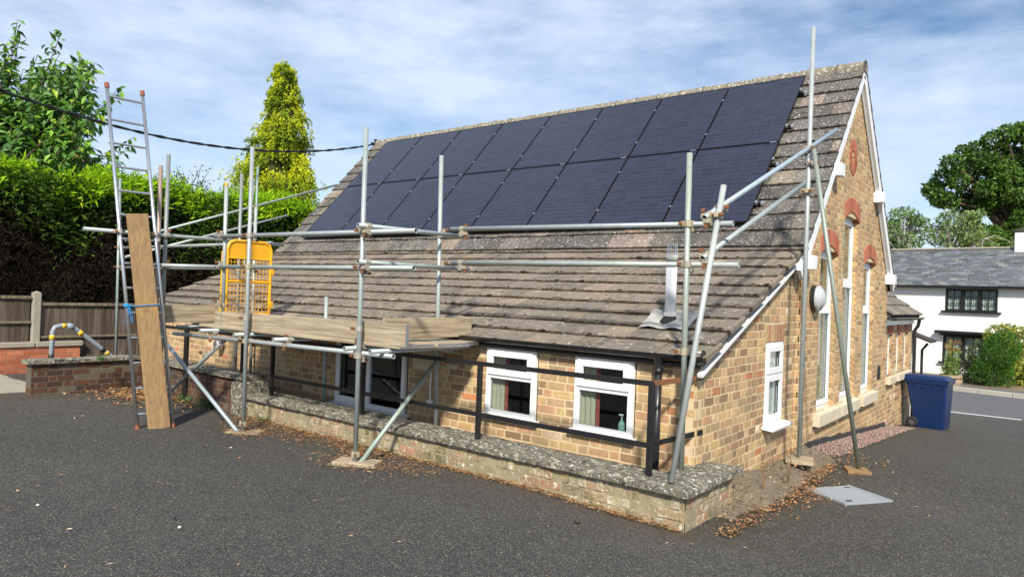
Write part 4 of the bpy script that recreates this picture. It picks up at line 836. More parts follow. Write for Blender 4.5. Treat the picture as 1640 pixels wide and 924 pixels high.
# yellow gate
gx = -6.17; gt_ = thing('safety_gate', 'yellow mesh safety gate at the ladder end of the scaffold', 'gate', (gx, -.65, 1.5))
mb = MB(); y0, y1, z0, z1 = -.97, -.33, 1.47, 2.47; r = .022
pts = [(gx, y0, z0), (gx, y0, z1-.10), (gx, y0+.03, z1-.03), (gx, y0+.10, z1), (gx, y1-.10, z1), (gx, y1-.03, z1-.03), (gx, y1, z1-.10), (gx, y1, z0)]
mb.chain(pts, r, 10); mb.tube((gx, y0, z0+.02), (gx, y1, z0+.02), .018); mb.tube((gx, y0, 1.93), (gx, y1, 1.93), .018); mb.tube((gx, y0, 2.24), (gx, y1, 2.24), .016); mb.build('frame', M['yellow'], gt_)
MB().box((gx, (y0+y1)/2, 2.345), (.006, (y1-y0)/2-.02, .10)).build('top_panel', M['yellow'], gt_)
mb = MB()
for i in range(1, 12): y = y0+(y1-y0)*i/12; mb.tube((gx, y, z0), (gx, y, 2.24), .0042, n=6)
for i in range(1, 14): z = z0+(2.24-z0)*i/14; mb.tube((gx+.008, y0, z), (gx+.008, y1, z), .0042, n=6)
mb.build('mesh', M['yellow'], gt_)
for z in (1.62, 2.08): MB().box((gx, y1+.015, z), (.03, .03, .045), None, .006).build('hinge', M['yellow'], gt_)
mb = MB(); mb.tube((gx-.02, y0-.055, z0+.0), (gx-.02, y0-.055, z1-.15), .018); [mb.box((gx-.01, y0-.03, z), (.02, .045, .03), None, .004) for z in (1.55, 2.1)]; mb.build('latch_post', M['yellow'], gt_)
# ladder
ld = thing('ladder', 'tall aluminium ladder with orange end caps leaning on the scaffold', 'ladder', (-5.82, -2.0, .17))
Lb, Rb = at(220, 686, 'Z', .19), at(277, 682, 'Z', .19); Lt, Rt = at(171, 137, 'X', -6.72), at(228, 150, 'X', -6.72)
for a, b in ((Lb, Lt), (Rb, Rt)):
    s_ = MB().chain([a, b], .021, 12).build('stile', M['alu'], ld, True)
    for q, dd in ((b, unit(b-a)), (a, unit(a-b))): MB().tube(q-dd*.03, q+dd*.03, .027, n=12).build('end_cap', M['orange_plastic'], s_)
nr = 14
for i in range(nr):
    t = (i+.55)/nr; MB().tube(Lb+(Lt-Lb)*t, Rb+(Rt-Rb)*t, .0145, n=10).build('rung', M['alu'], ld)
for a, b in ((Lb, Lt), (Rb, Rt)): t = .56; coupler(ld, a+(b-a)*t, b-a, None, -ex)
# plank tied to the ladder, blue rope
pb = (Lb+Rb)/2+V3(.06, .02, -.015); ptp = Lb+(Lt-Lb)*.615+(Rb-Lb)*.47+V3(.06, 0, 0)
d = unit(ptp-pb); sy = unit(Rb-Lb); sy = unit(sy-d*(sy@d)); nn = np.cross(d, sy)
pl = solo(MB().box((pb+ptp)/2, (np.linalg.norm(ptp-pb)/2, .117, .019), [d, sy, nn], .004), 'timber_plank', M['plank'], 'brown timber plank tied upright to the ladder', 'plank', pb)
rp_ = thing('blue_rope', 'frayed blue rope tying the plank to the ladder', 'rope', Lb+(Lt-Lb)*.33)
cl = Lb+(Lt-Lb)*.345; cr = Rb+(Rt-Rb)*.34; fr = nn if nn[0] > 0 else -nn; pm_ = pb+d*(np.linalg.norm(ptp-pb)*.565)
MB().chain([cl-sy*.03, cl+fr*.03, pm_-sy*.12+fr*.03, pm_+fr*.027, pm_+sy*.12+fr*.03, cr+fr*.03, cr+sy*.025, cr-fr*.03], .006, 6).build('loop', M['rope'], rp_)
kn = MB()
for i in range(9):
    a0 = cl+sy*(.03+.01*random.random())+fr*.03; a1 = a0+V3(random.uniform(-.03, .03), random.uniform(-.03, .04), -.10); a2 = a1+V3(random.uniform(-.02, .02), random.uniform(-.03, .02), random.uniform(-.08, -.14)); kn.chain([a0, a1, a2], .004, 5)
kn.lathe(cl+fr*.01, [(0, -.03), (.03, -.02), (.034, 0), (.03, .02), (0, .03)], d, 8); kn.build('frayed_end', M['rope'], rp_)
# overhead cable and ridge bracket
ca = at(600, 231, 'X', -10.85); c0 = V3(-10.3, -5.6, 5.35); cm_ = at(0, 145, 'X', -10.65); cq = at(385, 240, 'X', -10.8)
ys = np.array([ca[1], at(500, 243, 'X', -10.82)[1], cq[1], at(200, 205, 'X', -10.72)[1], cm_[1]]); zs_ = np.array([ca[2], at(500, 243, 'X', -10.82)[2], cq[2], at(200, 205, 'X', -10.72)[2], cm_[2]])
pf = np.polyfit(ys, zs_, 2); yy = np.linspace(-6, ca[1], 60); cb_ = thing('overhead_cable', 'twisted black overhead cable running to the ridge end', 'cable', ca)
for ph_ in (0, math.pi): MB().chain([(-10.85+(ca[1]-y)*.025+.014*math.cos(y*9+ph_), y, np.polyval(pf, y)+.014*math.sin(y*9+ph_)) for y in yy], .016, 6).build('strand', M['cable'], cb_)
MB().box(ca+V3(0, .03, 0), (.03, .03, .12), None, .005).tube(ca-V3(0, .1, 0), ca+V3(0, .16, 0), .03).build('bracket', M['cable'], cb_)

# ------------------------------------------------------------------ manhole, bin
mh = MB(); q = [V3(*at(x, y, 'Z', .11)) for x, y in ((1305, 783), (1358, 780), (1425, 800), (1347, 806))]
cc = sum(q)/4; u = unit((q[1]-q[0])+(q[2]-q[3])); v_ = np.cross(Z_, u); hu = .5*np.linalg.norm((q[1]-q[0]+q[2]-q[3])/2); hv = .5*abs((q[3]-q[0]+q[2]-q[1])@v_)/2
cc[2] = G(cc[0], cc[1])+.012; mo = thing('manhole_cover', 'pale grey manhole cover set in the tarmac by the gable', 'manhole cover', cc)
MB().box(cc, (hu, hv, .008), [u, v_, Z_], .003).build('plate', M['manhole'], mo)
mb = MB()
for s in (-1, 1): mb.box(cc+u*s*(hu+.018), (.016, hv+.034, .010), [u, v_, Z_], .002); mb.box(cc+v_*s*(hv+.018), (hu+.0, .016, .010), [u, v_, Z_], .002)
mb.build('rim', M['manhole'], mo)
for k in range(7):
    MB().box(cc+v_*(hv*(-.78+.26*k))+Z_*.009, (hu*.86, .006, .003), [u, v_, Z_], .001).build('tread', M['manhole'], mo)
for k in (-1, 1): MB().box(cc+u*k*hu*.7+v_*hv*.85*k+Z_*.009, (.03, .014, .004), [u, v_, Z_], .001).build('key_hole', M['plinth'], mo)
bx, by = .46, 10.35; bz = G(bx, by)+.01; bn = thing('wheelie_bin', 'blue wheeled refuse bin beside the brick wing', 'bin', (bx, by, bz))
ba = math.radians(-6); bU = V3(math.cos(ba), math.sin(ba), 0); bV = V3(-math.sin(ba), math.cos(ba), 0); BP = lambda a, b, c: V3(bx, by, bz)+bU*a+bV*b+Z_*c
def frus(mb, a0, a1, b0, b1, z0, A0, A1, B0, B1, z1, ch=.03):
    def rg_(a0, a1, b0, b1, z): return [BP(a0+ch, b0, z), BP(a1-ch, b0, z), BP(a1, b0+ch, z), BP(a1, b1-ch, z), BP(a1-ch, b1, z), BP(a0+ch, b1, z), BP(a0, b1-ch, z), BP(a0, b0+ch, z)]
    mb.add(rg_(a0, a1, b0, b1, z0)+rg_(A0, A1, B0, B1, z1), [(i, (i+1) % 8, 8+(i+1) % 8, 8+i) for i in range(8)]+[tuple(range(7, -1, -1)), tuple(range(8, 16))])
mb = MB(); frus(mb, -.20, .32, -.24, .24, .02, -.36, .36, -.28, .28, .90); frus(mb, -.385, .385, -.30, .30, .90, -.385, .385, -.30, .30, .955, .02); mb.build('body', M['bin'], bn)
mb = MB(); frus(mb, -.42, .40, -.305, .305, .957, -.42, .40, -.305, .305, .985, .02); frus(mb, -.42, .36, -.27, .27, .986, -.40, .30, -.22, .22, 1.045, .03); lid = mb.build('lid', M['bin'], bn)
mb = MB(); mb.tube(BP(-.47, -.24, .97), BP(-.47, .24, .97), .018); [mb.tube(BP(-.47, s, .97), BP(-.36, s, .95), .018) for s in (-.22, 0, .22)]; mb.build('handle', M['bin'], bn)
for s in (-1, 1):
    wl = MB().lathe(BP(-.23, s*.26, .11), [(.06, -.03), (.095, -.035), (.11, -.02), (.11, .02), (.095, .035), (.06, .03)], bV, 24).build('wheel', M['rubber'], bn, True)
    mb = MB().lathe(BP(-.23, s*.26, .11), [(0, -.018), (.03, -.018), (.06, -.012), (.06, .012), (.03, .018), (0, .018)], bV, 20); mb.build('hub', M['hub'], wl)
mb = MB()
for k in range(4): mb.box(BP(-.2+.16*k, -.285, .86), (.01, .012, .05), [bU, bV, Z_])
mb.build('rib', M['bin'], bn)

# ------------------------------------------------------------------ rear brick wing
wg = thing('rear_wing', 'lower brick wing with dark tiled roof behind the main gable', 'building', (-1, 9.8, -.5))
XG = -.03; Y0, Y1 = YB, 11.42; wops = [(8.72, 9.12, .62, 1.42), (9.62, 10.02, .62, 1.42), (10.50, 10.90, .62, 1.42)]
mb = MB(); backing(mb, (XG, 0, 0), Y_, X_, Y0, Y1, -.8, 1.66, wops, back=.2); backing(mb, (0, Y1, 0), X_, Y_, -4.4, XG, -.8, 1.66, back=.2); wbody = mb.build('wall', M['mortar'], wg)
place_pieces(brick_wall((XG, 0, 0), Y_, X_, Y0, Y1, -.75, 1.60, wops, pal=STOCK), wbody, 'brick', M['brick'], 300, wg, 'brickwork')
for a, b, c, d in wops:
    wo = casement(wg, (XG-.10, 0, 0), Y_, X_, a, b, c, d, dict(lights=[(a+.05, b-.05, c+.05, d-.05, False)]), fw=.05)
    MB().box((XG-.02, (a+b)/2, c-.07), (.10, (b-a)/2+.12, .07), None, .008).build('window_sill', M['stone_sill'], wo)
    for k in range(5): MB().box((XG-.03, a+(k+.5)*(b-a)/5, d+.10), (.045, (b-a)/10-.004, .10), None, .003, pick(RED)).build('arch_brick', M['brick_red'], wo)
    for k in range(9): MB().box((XG-.05, b+.001, c+.04+k*.083), (.05, .004, .036), None, .002, pick(STOCK)).build('reveal_brick', M['brick'], wo)
wr = MB(); slab(wr, [(.10, Y0+.01, 1.76), (.10, Y1+.08, 1.76), (-2.3, Y1+.08, 3.5), (-2.3, Y0+.01, 3.5)], .05); wr = wr.build('roof', M['felt'], wg)
WT = []; D = unit(V3(-2.4, 0, 1.74)); Nn = unit(V3(1.74, 0, 2.4)); s = -.02; k = 0
mb = MB()
while s < 2.9:
    y = Y0+.01-(.15 if k % 2 else 0)
    while y < Y1+.1:
        a, b = max(y, Y0+.01), min(y+.296, Y1+.1); o = V3(.10, 0, 1.76)
        if b-a > .03: mb.box(o+D*(s+.19)+Y_*(a+b)/2+Nn*(.03+random.uniform(-.003, .003)), (.19, (b-a)/2, .016), [unit(D-Nn*.09), Y_, unit(Nn+D*.09)], .004, pick(TPD))
        y += .30
    s += .31; k += 1
mb.build('roof_tiling', M['tile'], wr, kind='stuff')
MB().box((XG+.02, (Y0+Y1)/2, 1.66), (.012, (Y1-Y0)/2-.01, .075), None, .003).build('fascia', M['upvc'], wg)
mb = MB(); gutter(mb, (.125, Y0+.02, 1.735), (.125, Y1+.14, 1.73), .056, (1, 0, 0)); mb.build('gutter', M['black_plastic'], wg)
MB().chain([(.11, Y1-.06, 1.70), (.09, Y1-.06, 1.55), (.03, Y1-.06, 1.45), (.03, Y1-.06, -.6)], .036, 10).build('downpipe', M['black_plastic'], wg)
pr = MB(); slab(pr, [(-.45, Y1+.2, 1.52), (.32, Y1+.2, 1.22), (.32, Y1+1.0, 1.22), (-.45, Y1+1.0, 1.52)], .05); pr.build('porch_roof', M['felt'], wg)
MB().box((-.45, Y1+.6, .3), (.35, .35, 1.0)).build('porch', M['render_white'], wg)
MB().chain([(.20, Y1+.55, 1.15), (.10, Y1+.5, 1.0), (.10, Y1+.5, -.6)], .03, 8).build('downpipe', M['black_plastic'], wg)

# ------------------------------------------------------------------ white cottage across the road
th = math.radians(8); CU = V3(math.cos(th), -math.sin(th), 0); CN = V3(-math.sin(th), -math.cos(th), 0); CO = V3(-1.11, 24.89, 0)   # CN faces us
ct = thing('white_cottage', 'white rendered cottage with slate roof and black windows across the road', 'house', (-1.11, 24.89, -.55))
CP = lambda u, n, z: CO+CU*u+CN*n+Z_*z
cops = [(.22, 1.86, 1.90, 2.72), (.18, 2.1, -.02, .98)]
mb = MB(); backing(mb, CO, CU, CN, -9, 9, -.9, 2.95, cops, front=0, back=.25)
for s in (-9, 9): mb.add([CP(s, 0, -.9), CP(s, -4.6, -.9), CP(s, -4.6, 2.9), CP(s, -2.3, 4.3), CP(s, 0, 2.9)], [(0, 1, 2, 3, 4)])
mb.build('wall', M['render_white'], ct)
cr_ = MB(); slab(cr_, [CP(-9.2, .22, 2.80), CP(9.2, .22, 2.80), CP(9.2, -2.3, 4.36), CP(-9.2, -2.3, 4.36)], .06); slab(cr_, [CP(9.2, -4.8, 2.80), CP(-9.2, -4.8, 2.80), CP(-9.2, -2.3, 4.36), CP(9.2, -2.3, 4.36)], .06); cr_ = cr_.build('roof', M['felt'], ct)
SD = unit(CP(0, -2.3, 4.36)-CP(0, .22, 2.80)); SN = unit(np.cross(CU, SD)); SN = SN if SN[2] > 0 else -SN; mb = MB(); k = 0; s = -.02
SLP = [(4, (.13, .14, .155)), (3, (.10, .11, .12)), (3, (.17, .18, .19)), (1, (.22, .225, .22)), (1, (.08, .085, .085))]
while s < 2.88:
    u = -6.2-(.15 if k % 2 else 0)
    while u < 6:
        mb.box(CP(0, .22, 2.80)+CU*(u+.15)+SD*(s+.10)+SN*(.022+random.uniform(-.002, .004)), (.144, .105, .006), [CU, unit(SD-SN*.07), unit(SN+SD*.07)], 0, pick(SLP)); u += .30*random.uniform(.97, 1.03)
    s += .155; k += 1
mb.build('slates', M['slate'], cr_, kind='stuff')
u = -7
while u < 7: MB().box(CP(u+.22, -2.3, 4.40), (.218, .10, .04), [CU, CN, Z_], .02).build('ridge_tile', M['concrete'], cr_); u += .44
MB().box(CP(0, .10, 2.80), (9, .06, .05), [CU, CN, Z_]).bar(CP(-9, .26, 2.80), CP(9, .26, 2.80), .10, .07).build('gutter', M['black_wood'], ct)
ch = MB().box(CP(2.35, -2.3, 4.55), (.42, .30, .42), [CU, CN, Z_], .01).build('chimney', M['render_white'], cr_)
mb = MB(); b0 = CP(2.35, -2.3, 4.97); mb.add([b0+CU*a*.45+CN*b*.33 for a, b in ((-1, -1), (1, -1), (1, 1), (-1, 1))]+[b0+CU*a*.45+CN*b*.33+Z_*.06 for a, b in ((-1, -1), (1, -1), (1, 1), (-1, 1))]+[b0+CU*a*.18+CN*b*.13+Z_*.20 for a, b in ((-1, -1), (1, -1), (1, 1), (-1, 1))], [(i, (i+1) % 4, 4+(i+1) % 4, 4+i) for i in range(4)]+[(4+i, 4+(i+1) % 4, 8+(i+1) % 4, 8+i) for i in range(4)]+[(8, 9, 10, 11)])
mb.build('chimney_cap', M['felt'], cr_); MB().lathe(CP(2.35, -2.3, 5.15), [(.10, 0), (.085, .16), (.095, .18), (.07, .18)], n=14).build('chimney_pot', M['stone_sill'], cr_)
def cottage_window(u0, u1, z0, z1, lights, rows, trim):
    A = [CU, CN, Z_]; mb = MB(); R_ = lambda a, b, c, d, n0, n1: mb.box(CP((a+b)/2, (n0+n1)/2, (c+d)/2), ((b-a)/2, (n1-n0)/2, (d-c)/2), A, .004)
    e = .06; R_(u0, u1, z1-e, z1, -.05, .035); R_(u0, u1, z0, z0+e, -.05, .035); R_(u0, u0+e, z0+e, z1-e, -.05, .035); R_(u1-e, u1, z0+e, z1-e, -.05, .035)
    n = lights; w_ = (u1-u0)/n
    for i in range(1, n): R_(u0+w_*i-.055, u0+w_*i+.055, z0+e, z1-e, -.05, .03)
    wo = mb.build('window', M['black_wood'], ct); mb = MB()
    for i in range(n):
        a, b = u0+w_*i+.06, u0+w_*(i+1)-.06; R_((a+b)/2-.011, (a+b)/2+.011, z0+e, z1-e, -.03, .012)
        for k in range(1, rows): z = z0+e+(z1-z0-2*e)*k/rows; R_(a, b, z-.011, z+.011, -.03, .010)
    mb.build('glazing_bars', M['black_wood'], wo)
    for i in range(n):
        a, b = u0+w_*i+.05, u0+w_*(i+1)-.05; MB().box(CP((a+b)/2, -.035, (z0+z1)/2), ((b-a)/2, .003, (z1-z0)/2-e+.01), A).build('pane', M['glass'], wo)
        c1 = MB(); curtain(c1, CO, CU, CN, a, b, z0, z1, -.09, .02, 5); c1.build('curtain', M['curtain_white'], wo)
    MB().box(CP((u0+u1)/2, .06, z0-.03), ((u1-u0)/2+.12, .07, .03), A, .004).build('window_sill', M['black_wood'], wo)
cottage_window(.22, 1.86, 1.90, 2.72, 3, 3, 0); cottage_window(.18, 2.1, -.02, .98, 3, 2, 0)
MB().box(CP(1.15, .16, 1.10), (1.20, .17, .05), [CU, CN, Z_], .01).box(CP(1.15, .10, 1.02), (1.05, .10, .04), [CU, CN, Z_], .01).build('window_hood', M['black_wood'], ct)
MB().box(CP(1, -1.2, 1), (3, .03, 2.2), [CU, CN, Z_]).build('inner_wall', M['dark_room'], ct)

# ------------------------------------------------------------------ foliage helpers
def leaves(name, P, D, S, W, T, mt, parent, N=None, kind=None, fold=.25):
    """rhombic leaves: base P, direction D, length S, width W (arrays)"""
    n = len(P); D = D/np.linalg.norm(D, axis=1)[:, None]
    if N is None: N = RNG.normal(size=(n, 3))
    B = np.cross(D, N); B /= np.maximum(np.linalg.norm(B, axis=1)[:, None], 1e-6); N2 = np.cross(B, D)
    S = np.broadcast_to(S, n)[:, None]; W = np.broadcast_to(W, n)[:, None]
    V = np.stack([P, P+D*S*.45+B*W*.5+N2*W*fold, P+D*S-N2*S*.08, P+D*S*.45-B*W*.5+N2*W*fold], 1).reshape(-1, 3)
    i = np.arange(n)*4; F = np.stack([np.stack([i, i+1, i+2], 1), np.stack([i, i+2, i+3], 1)], 1).reshape(-1, 3)
    return mesh_obj(name, V, F, np.repeat(T, 4, 0), mt, parent, False, None, kind)
def tints(n, cols, wts, var=.25):
    c = np.array(cols)[RNG.choice(len(cols), n, p=np.array(wts)/sum(wts))]; return np.clip(c*RNG.uniform(1-var, 1+var, (n, 1)), 0, 1)
def rand_dir(n): d = RNG.normal(size=(n, 3)); return d/np.linalg.norm(d, axis=1)[:, None]
def clump_crown(cl, per, size, cols, wts, flat=.8, lw=.6, shell=.55):
    """cl: list of (centre, radius): leaves spread through each clump, denser near its skin"""
    Ps, Ds, Ts, Ss = [], [], [], []
    for c, r in cl:
        n = int(per*(r**2)); d = rand_dir(n); q = RNG.uniform(shell, 1.05, n)**.7; p = np.array(c)+d*(q*r)[:, None]*np.array([1, 1, flat])
        t = tints(n, cols, wts)*RNG.uniform(.85, 1.15); Ps.append(p); Ds.append(d*.6+rand_dir(n)); Ts.append(np.clip(t, 0, 1)); Ss.append(RNG.uniform(.7, 1.3, n)*size)
    return np.vstack(Ps), np.vstack(Ds), np.vstack(Ts), np.concatenate(Ss)
# hedge -----------------------------------------------------------------
XH = -13.0
hg = thing('conifer_hedge', 'tall conifer hedge with bare brown face and bright green top behind the fence', 'hedge', (-14, 1, .1))
def hface(y, z): return XH+.18*np.sin(y*1.7+z)+.13*np.sin(y*3.3-z*2.1)+.10*np.sin(z*4+y*5)
def htop(y): return 3.98+.10*np.sin(y*1.9)+.07*np.sin(y*4.3+1)+.05*np.sin(y*9)
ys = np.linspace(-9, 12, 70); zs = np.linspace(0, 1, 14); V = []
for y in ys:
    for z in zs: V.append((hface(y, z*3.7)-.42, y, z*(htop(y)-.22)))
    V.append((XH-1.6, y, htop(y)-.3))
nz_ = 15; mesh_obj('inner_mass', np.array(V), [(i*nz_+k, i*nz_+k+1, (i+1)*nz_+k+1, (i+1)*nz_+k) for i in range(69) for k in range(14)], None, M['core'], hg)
n = 60000; y = RNG.uniform(-6, 11, n); z = .3+RNG.uniform(0, 1, n)**.8*3.6; x = hface(y, z)+RNG.normal(0, .13, n)-.12
grn = np.clip((z-(2.75+.45*np.sin(y*1.3)+.3*np.sin(y*3.1)-.30*np.clip(y, -1, 3)))/.5+RNG.normal(0, .5, n), 0, 1) > .5
T = np.where(grn[:, None], tints(n, [(.03, .07, .010), (.06, .13, .014), (.11, .20, .02)], [4, 3, 2]), tints(n, [(.036, .024, .013), (.055, .038, .022), (.022, .016, .010), (.10, .075, .05)], [4, 3, 3, .6]))
D = np.stack([RNG.uniform(.2, 1, n), RNG.normal(0, .8, n), np.where(grn, RNG.normal(-.1, .5, n), RNG.normal(-.3, .7, n))], 1)
leaves('face_twigs', np.stack([x, y, z], 1), D, np.where(grn, RNG.uniform(.08, .20, n), RNG.uniform(.06, .18, n)), np.where(grn, .04, .012), T, M['conifer_leaf'], hg)
n = 30000; y = RNG.uniform(-6, 11, n); u = RNG.uniform(0, 1, n)**1.5; x = XH-u*1.5+RNG.normal(0, .08, n)+.10; dz = RNG.uniform(-.55, .05, n)*(1-u); z = htop(y)+dz+RNG.normal(0, .05, n)+.10*(RNG.random(n) < .06)
T = tints(n, [(.28, .52, .012), (.40, .62, .015), (.17, .36, .012), (.52, .64, .03)], [4, 3, 2.5, 1.2])
D = np.stack([RNG.uniform(-.1, 1, n), RNG.normal(0, .7, n), RNG.normal(.45, .45, n)], 1)
leaves('top_growth', np.stack([x, y, z], 1), D, RNG.uniform(.09, .22, n), .035, T, M['conifer_leaf'], hg)
# fence -----------------------------------------------------------------
XF = -12.0
fn = thing('panel_fence', 'weathered board fence with concrete posts on a red brick base', 'fence', (XF, -1, 0))
FW = [(4, (.16, .125, .10)), (3, (.12, .09, .07)), (3, (.20, .165, .135)), (2, (.08, .058, .045)), (2, (.14, .095, .062))]
def panel(y0, y1, zt, zb):
    y = y0; k = 0
    while y < y1-.02:
        b = min(y+.118+random.uniform(-.01, .012), y1); MB().box((XF+.004*(k % 2)+.01, (y+b)/2, (zb+zt)/2), (.009, (b-y)/2+.006, (zt-zb)/2), [(1, .09, 0), (-.09, 1, 0), (0, 0, 1)], .002, pick(FW)).build('board', M['fence_wood'], fn); y = b-.006; k += 1
    for z, h in ((zt+.012, .028), (zb+(zt-zb)*.46, .02)): MB().box((XF+.035, (y0+y1)/2, z), (.03, (y1-y0)/2, h), None, .004, (.26, .215, .15)).build('rail', M['fence_wood'], fn)
def cpost(y, zt): 
    mb = MB(); mb.box((XF+.02, y, zt/2), (.065, .065, zt/2), None, .012); mb.add([(XF+.02+a*.065, y+b*.065, zt-.004) for a, b in ((-1, -1), (1, -1), (1, 1), (-1, 1))]+[(XF+.02, y, zt+.03)], [(0, 1, 4), (1, 2, 4), (2, 3, 4), (3, 0, 4)]); mb.build('post', M['concrete'], fn)
panel(-3.1, -1.42, 1.50, .70); cpost(-1.33, 1.60); panel(-1.25, 1.2, 1.385, .30); cpost(1.28, 1.45); cpost(-3.18, 1.66); panel(-5, -3.26, 1.52, .72)
for a, b in ((-5, -2.9), (-2.89, -1.36), (-1.35, -.58)): MB().box((XF+.06, (a+b)/2, .675), (.09, (b-a)/2-.004, .045), None, .008).build('coping_stone', M['concrete'], fn)
mb = MB(); backing(mb, (XF+.12, 0, 0), Y_, X_, -5, -.62, -.2, .63, back=.2); fb = mb.build('base_wall', M['mortar_red'], fn)
place_pieces(brick_wall((XF+.12, 0, 0), Y_, X_, -5, -.62, .0, .63, pal=RED, bond='stretcher', mj=.009), fb, 'brick', M['brick_red'], 300, fn, 'brickwork')
pv = rough_slab(-11.85, -9.4, -3.2, -1.9, .0, .215, 12, 9, .008, M['concrete'], 'paving', None, seed=5); pv['kind'] = 'structure'
# orange brick house far behind the tree --------------------------------
bh = thing('brick_house', 'orange brick house half hidden behind the leafy tree', 'house', (-24, .5, 0))
gp = [(-3.2, 0), (3.2, 0), (3.2, 3.9), (0, 6.6), (-3.2, 3.9)]
mb = MB(); v, f = extrude(gp, (-21, 1.2, 0), Y_, X_, back=6, ch=0); mb.add(v, f); mb.build('wall', mat('far_brick', (.50, .24, .11), .9, n1=(3, .5, (.36, .16, .08)), n2=(20, .4, (.55, .32, .18))), bh)
mb = MB()
for s in (-1, 1): slab(mb, [(-20.8, 1.2+s*3.5, 3.65), (-20.8, 1.2, 6.7), (-27.2, 1.2, 6.7), (-27.2, 1.2+s*3.5, 3.65)], .12)
mb.build('roof', M['felt'], bh)
MB().box((-20.98, 2.2, 3.4), (.05, .6, .55), None, .01).build('window', M['upvc'], bh)
# leafy tree --------------------------------------------------------------
tr = thing('leafy_tree', 'leafy green tree with drooping glossy leaves behind the hedge', 'tree', (-15.2, -1.6, 0))
mb = MB(); root = V3(-15.2, -1.6, 0); trunk_top = V3(-15.1, -1.5, 3.2); mb.chain([root, (-15.15, -1.55, 1.6), trunk_top], [.17, .14, .11], 10)
tips = []
CLT = [(random.uniform(-40, 155), random.uniform(95, 285)) for _ in range(135)]
CLT += [(28, 32), (32, 60), (98, 52), (96, 85), (60, 88), (130, 92), (150, 112), (10, 72), (5, 100), (70, 110), (192, 140), (180, 165), (215, 220), (198, 245), (185, 262), (50, 120), (110, 120), (-20, 70), (-40, 60), (140, 150), (165, 190), (25, 95), (95, 105)]
shoots = []
for px, py in CLT:
    dd = random.uniform(14.6, 16.6); e = CAM+ray(px, py)*dd
    s0 = trunk_top+(e-trunk_top)*random.uniform(.12, .3)+rand_dir(1)[0]*.15; m_ = (s0+e)/2+V3(0, 0, -.25+random.uniform(-.1, .1)); mb.chain([trunk_top-V3(0, 0, random.uniform(0, .8)), s0, m_, e], [.05, .028, .014, .006], 5); shoots.append((s0, m_, e))
mb.build('trunk', M['bark'], tr)
P, D, N_ = [], [], []
for s0, m_, e in shoots:
    for k in range(40):
        t = random.uniform(.28, 1.0)**.75; p = (1-t)**2*s0+2*t*(1-t)*m_+t*t*e; p = p+RNG.normal(0, .10 if t < .9 else .03, 3)
        d = unit(e-m_)*.4+RNG.normal(0, .7, 3)+V3(0, 0, -.75); P.append(p); D.append(d); N_.append(V3(0, 0, 1)*1.2+RNG.normal(0, .5, 3)+V3(.5, -.6, 0))
    for k in range(7):
        t = 1-.06*k; p = (1-t)**2*s0+2*t*(1-t)*m_+t*t*e; a = random.uniform(0, 6.3); P.append(p); D.append(V3(math.cos(a), math.sin(a), -.55)); N_.append(V3(0, 0, 1)+RNG.normal(0, .2, 3))
P, D, N_ = map(np.array, (P, D, N_)); n = len(P)
leaves('foliage', P, D, RNG.uniform(.16, .27, n), RNG.uniform(.075, .115, n), tints(n, [(.08, .20, .03), (.12, .27, .035), (.19, .37, .035), (.05, .13, .03), (.30, .40, .03)], [4, 4, 2, 3, .7]), M['leaf'], tr, N_)
# thin shrub seen over the hedge
sh = thing('sparse_shrub', 'sparse twiggy shrub showing above the hedge', 'shrub', (-17, 3, 0)); mb = MB(); P = []
for k in range(45):
    e = CAM+ray(random.uniform(262, 348), 325-random.uniform(15, 66)*(1-abs(random.random()-.35)*.5))*18; b = CAM+ray(random.uniform(285, 325), 340)*18; mb.chain([b, (b+e)/2+rand_dir(1)[0]*.06, e], [.02, .012, .004], 4)
    for q in range(13): t = random.uniform(.3, 1); P.append(b+(e-b)*t+RNG.normal(0, .06, 3))
mb.chain([(-17, 3, 0), CAM+ray(305, 345)*18], [.08, .05], 6); mb.build('stems', M['bark'], sh); P = np.array(P); n = len(P)
leaves('foliage', P, rand_dir(n), RNG.uniform(.05, .09, n), .045, tints(n, [(.08, .13, .05), (.12, .16, .06), (.06, .09, .04)], [3, 2, 2]), M['leaf'], sh)
# golden conifer ----------------------------------------------------------
gc = thing('golden_conifer', 'narrow golden weeping conifer behind the hedge', 'tree', (-17.3, 6.6, 0)); CB = CAM+ray(440, 345)*22; CT = CAM+ray(458, 112)*22
prof = [(100, 5), (120, 12), (150, 16), (170, 20), (185, 24), (200, 32), (225, 36), (240, 34), (262, 44), (285, 62), (300, 60), (330, 58), (352, 56), (420, 60)]
pcx = [(100, 458), (150, 455), (185, 460), (225, 450), (262, 440), (300, 440), (352, 442), (420, 442)]
mb = MB(); mb.chain([(CB[0], CB[1], 0), CB, CT], [.2, .14, .02], 8); mb.build('trunk', M['bark'], gc)
core = MB(); rings = []
for py in range(122, 430, 14):
    r = np.interp(py, *zip(*prof))/FPX*22*.62; cx = np.interp(py, *zip(*pcx)); c = CAM+ray(cx, py)*22; rings.append((c, r))
nn_ = 12; V = np.vstack([[c+V3(math.cos(a), math.sin(a), 0)*r*(1+.2*math.sin(3*a+i)) for a in np.linspace(0, 2*math.pi, nn_, endpoint=False)] for i, (c, r) in enumerate(rings)])
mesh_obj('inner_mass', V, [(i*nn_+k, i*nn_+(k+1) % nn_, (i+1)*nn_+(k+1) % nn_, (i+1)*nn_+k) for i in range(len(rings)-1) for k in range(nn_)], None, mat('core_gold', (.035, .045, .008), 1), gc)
P, D, T = [], [], []
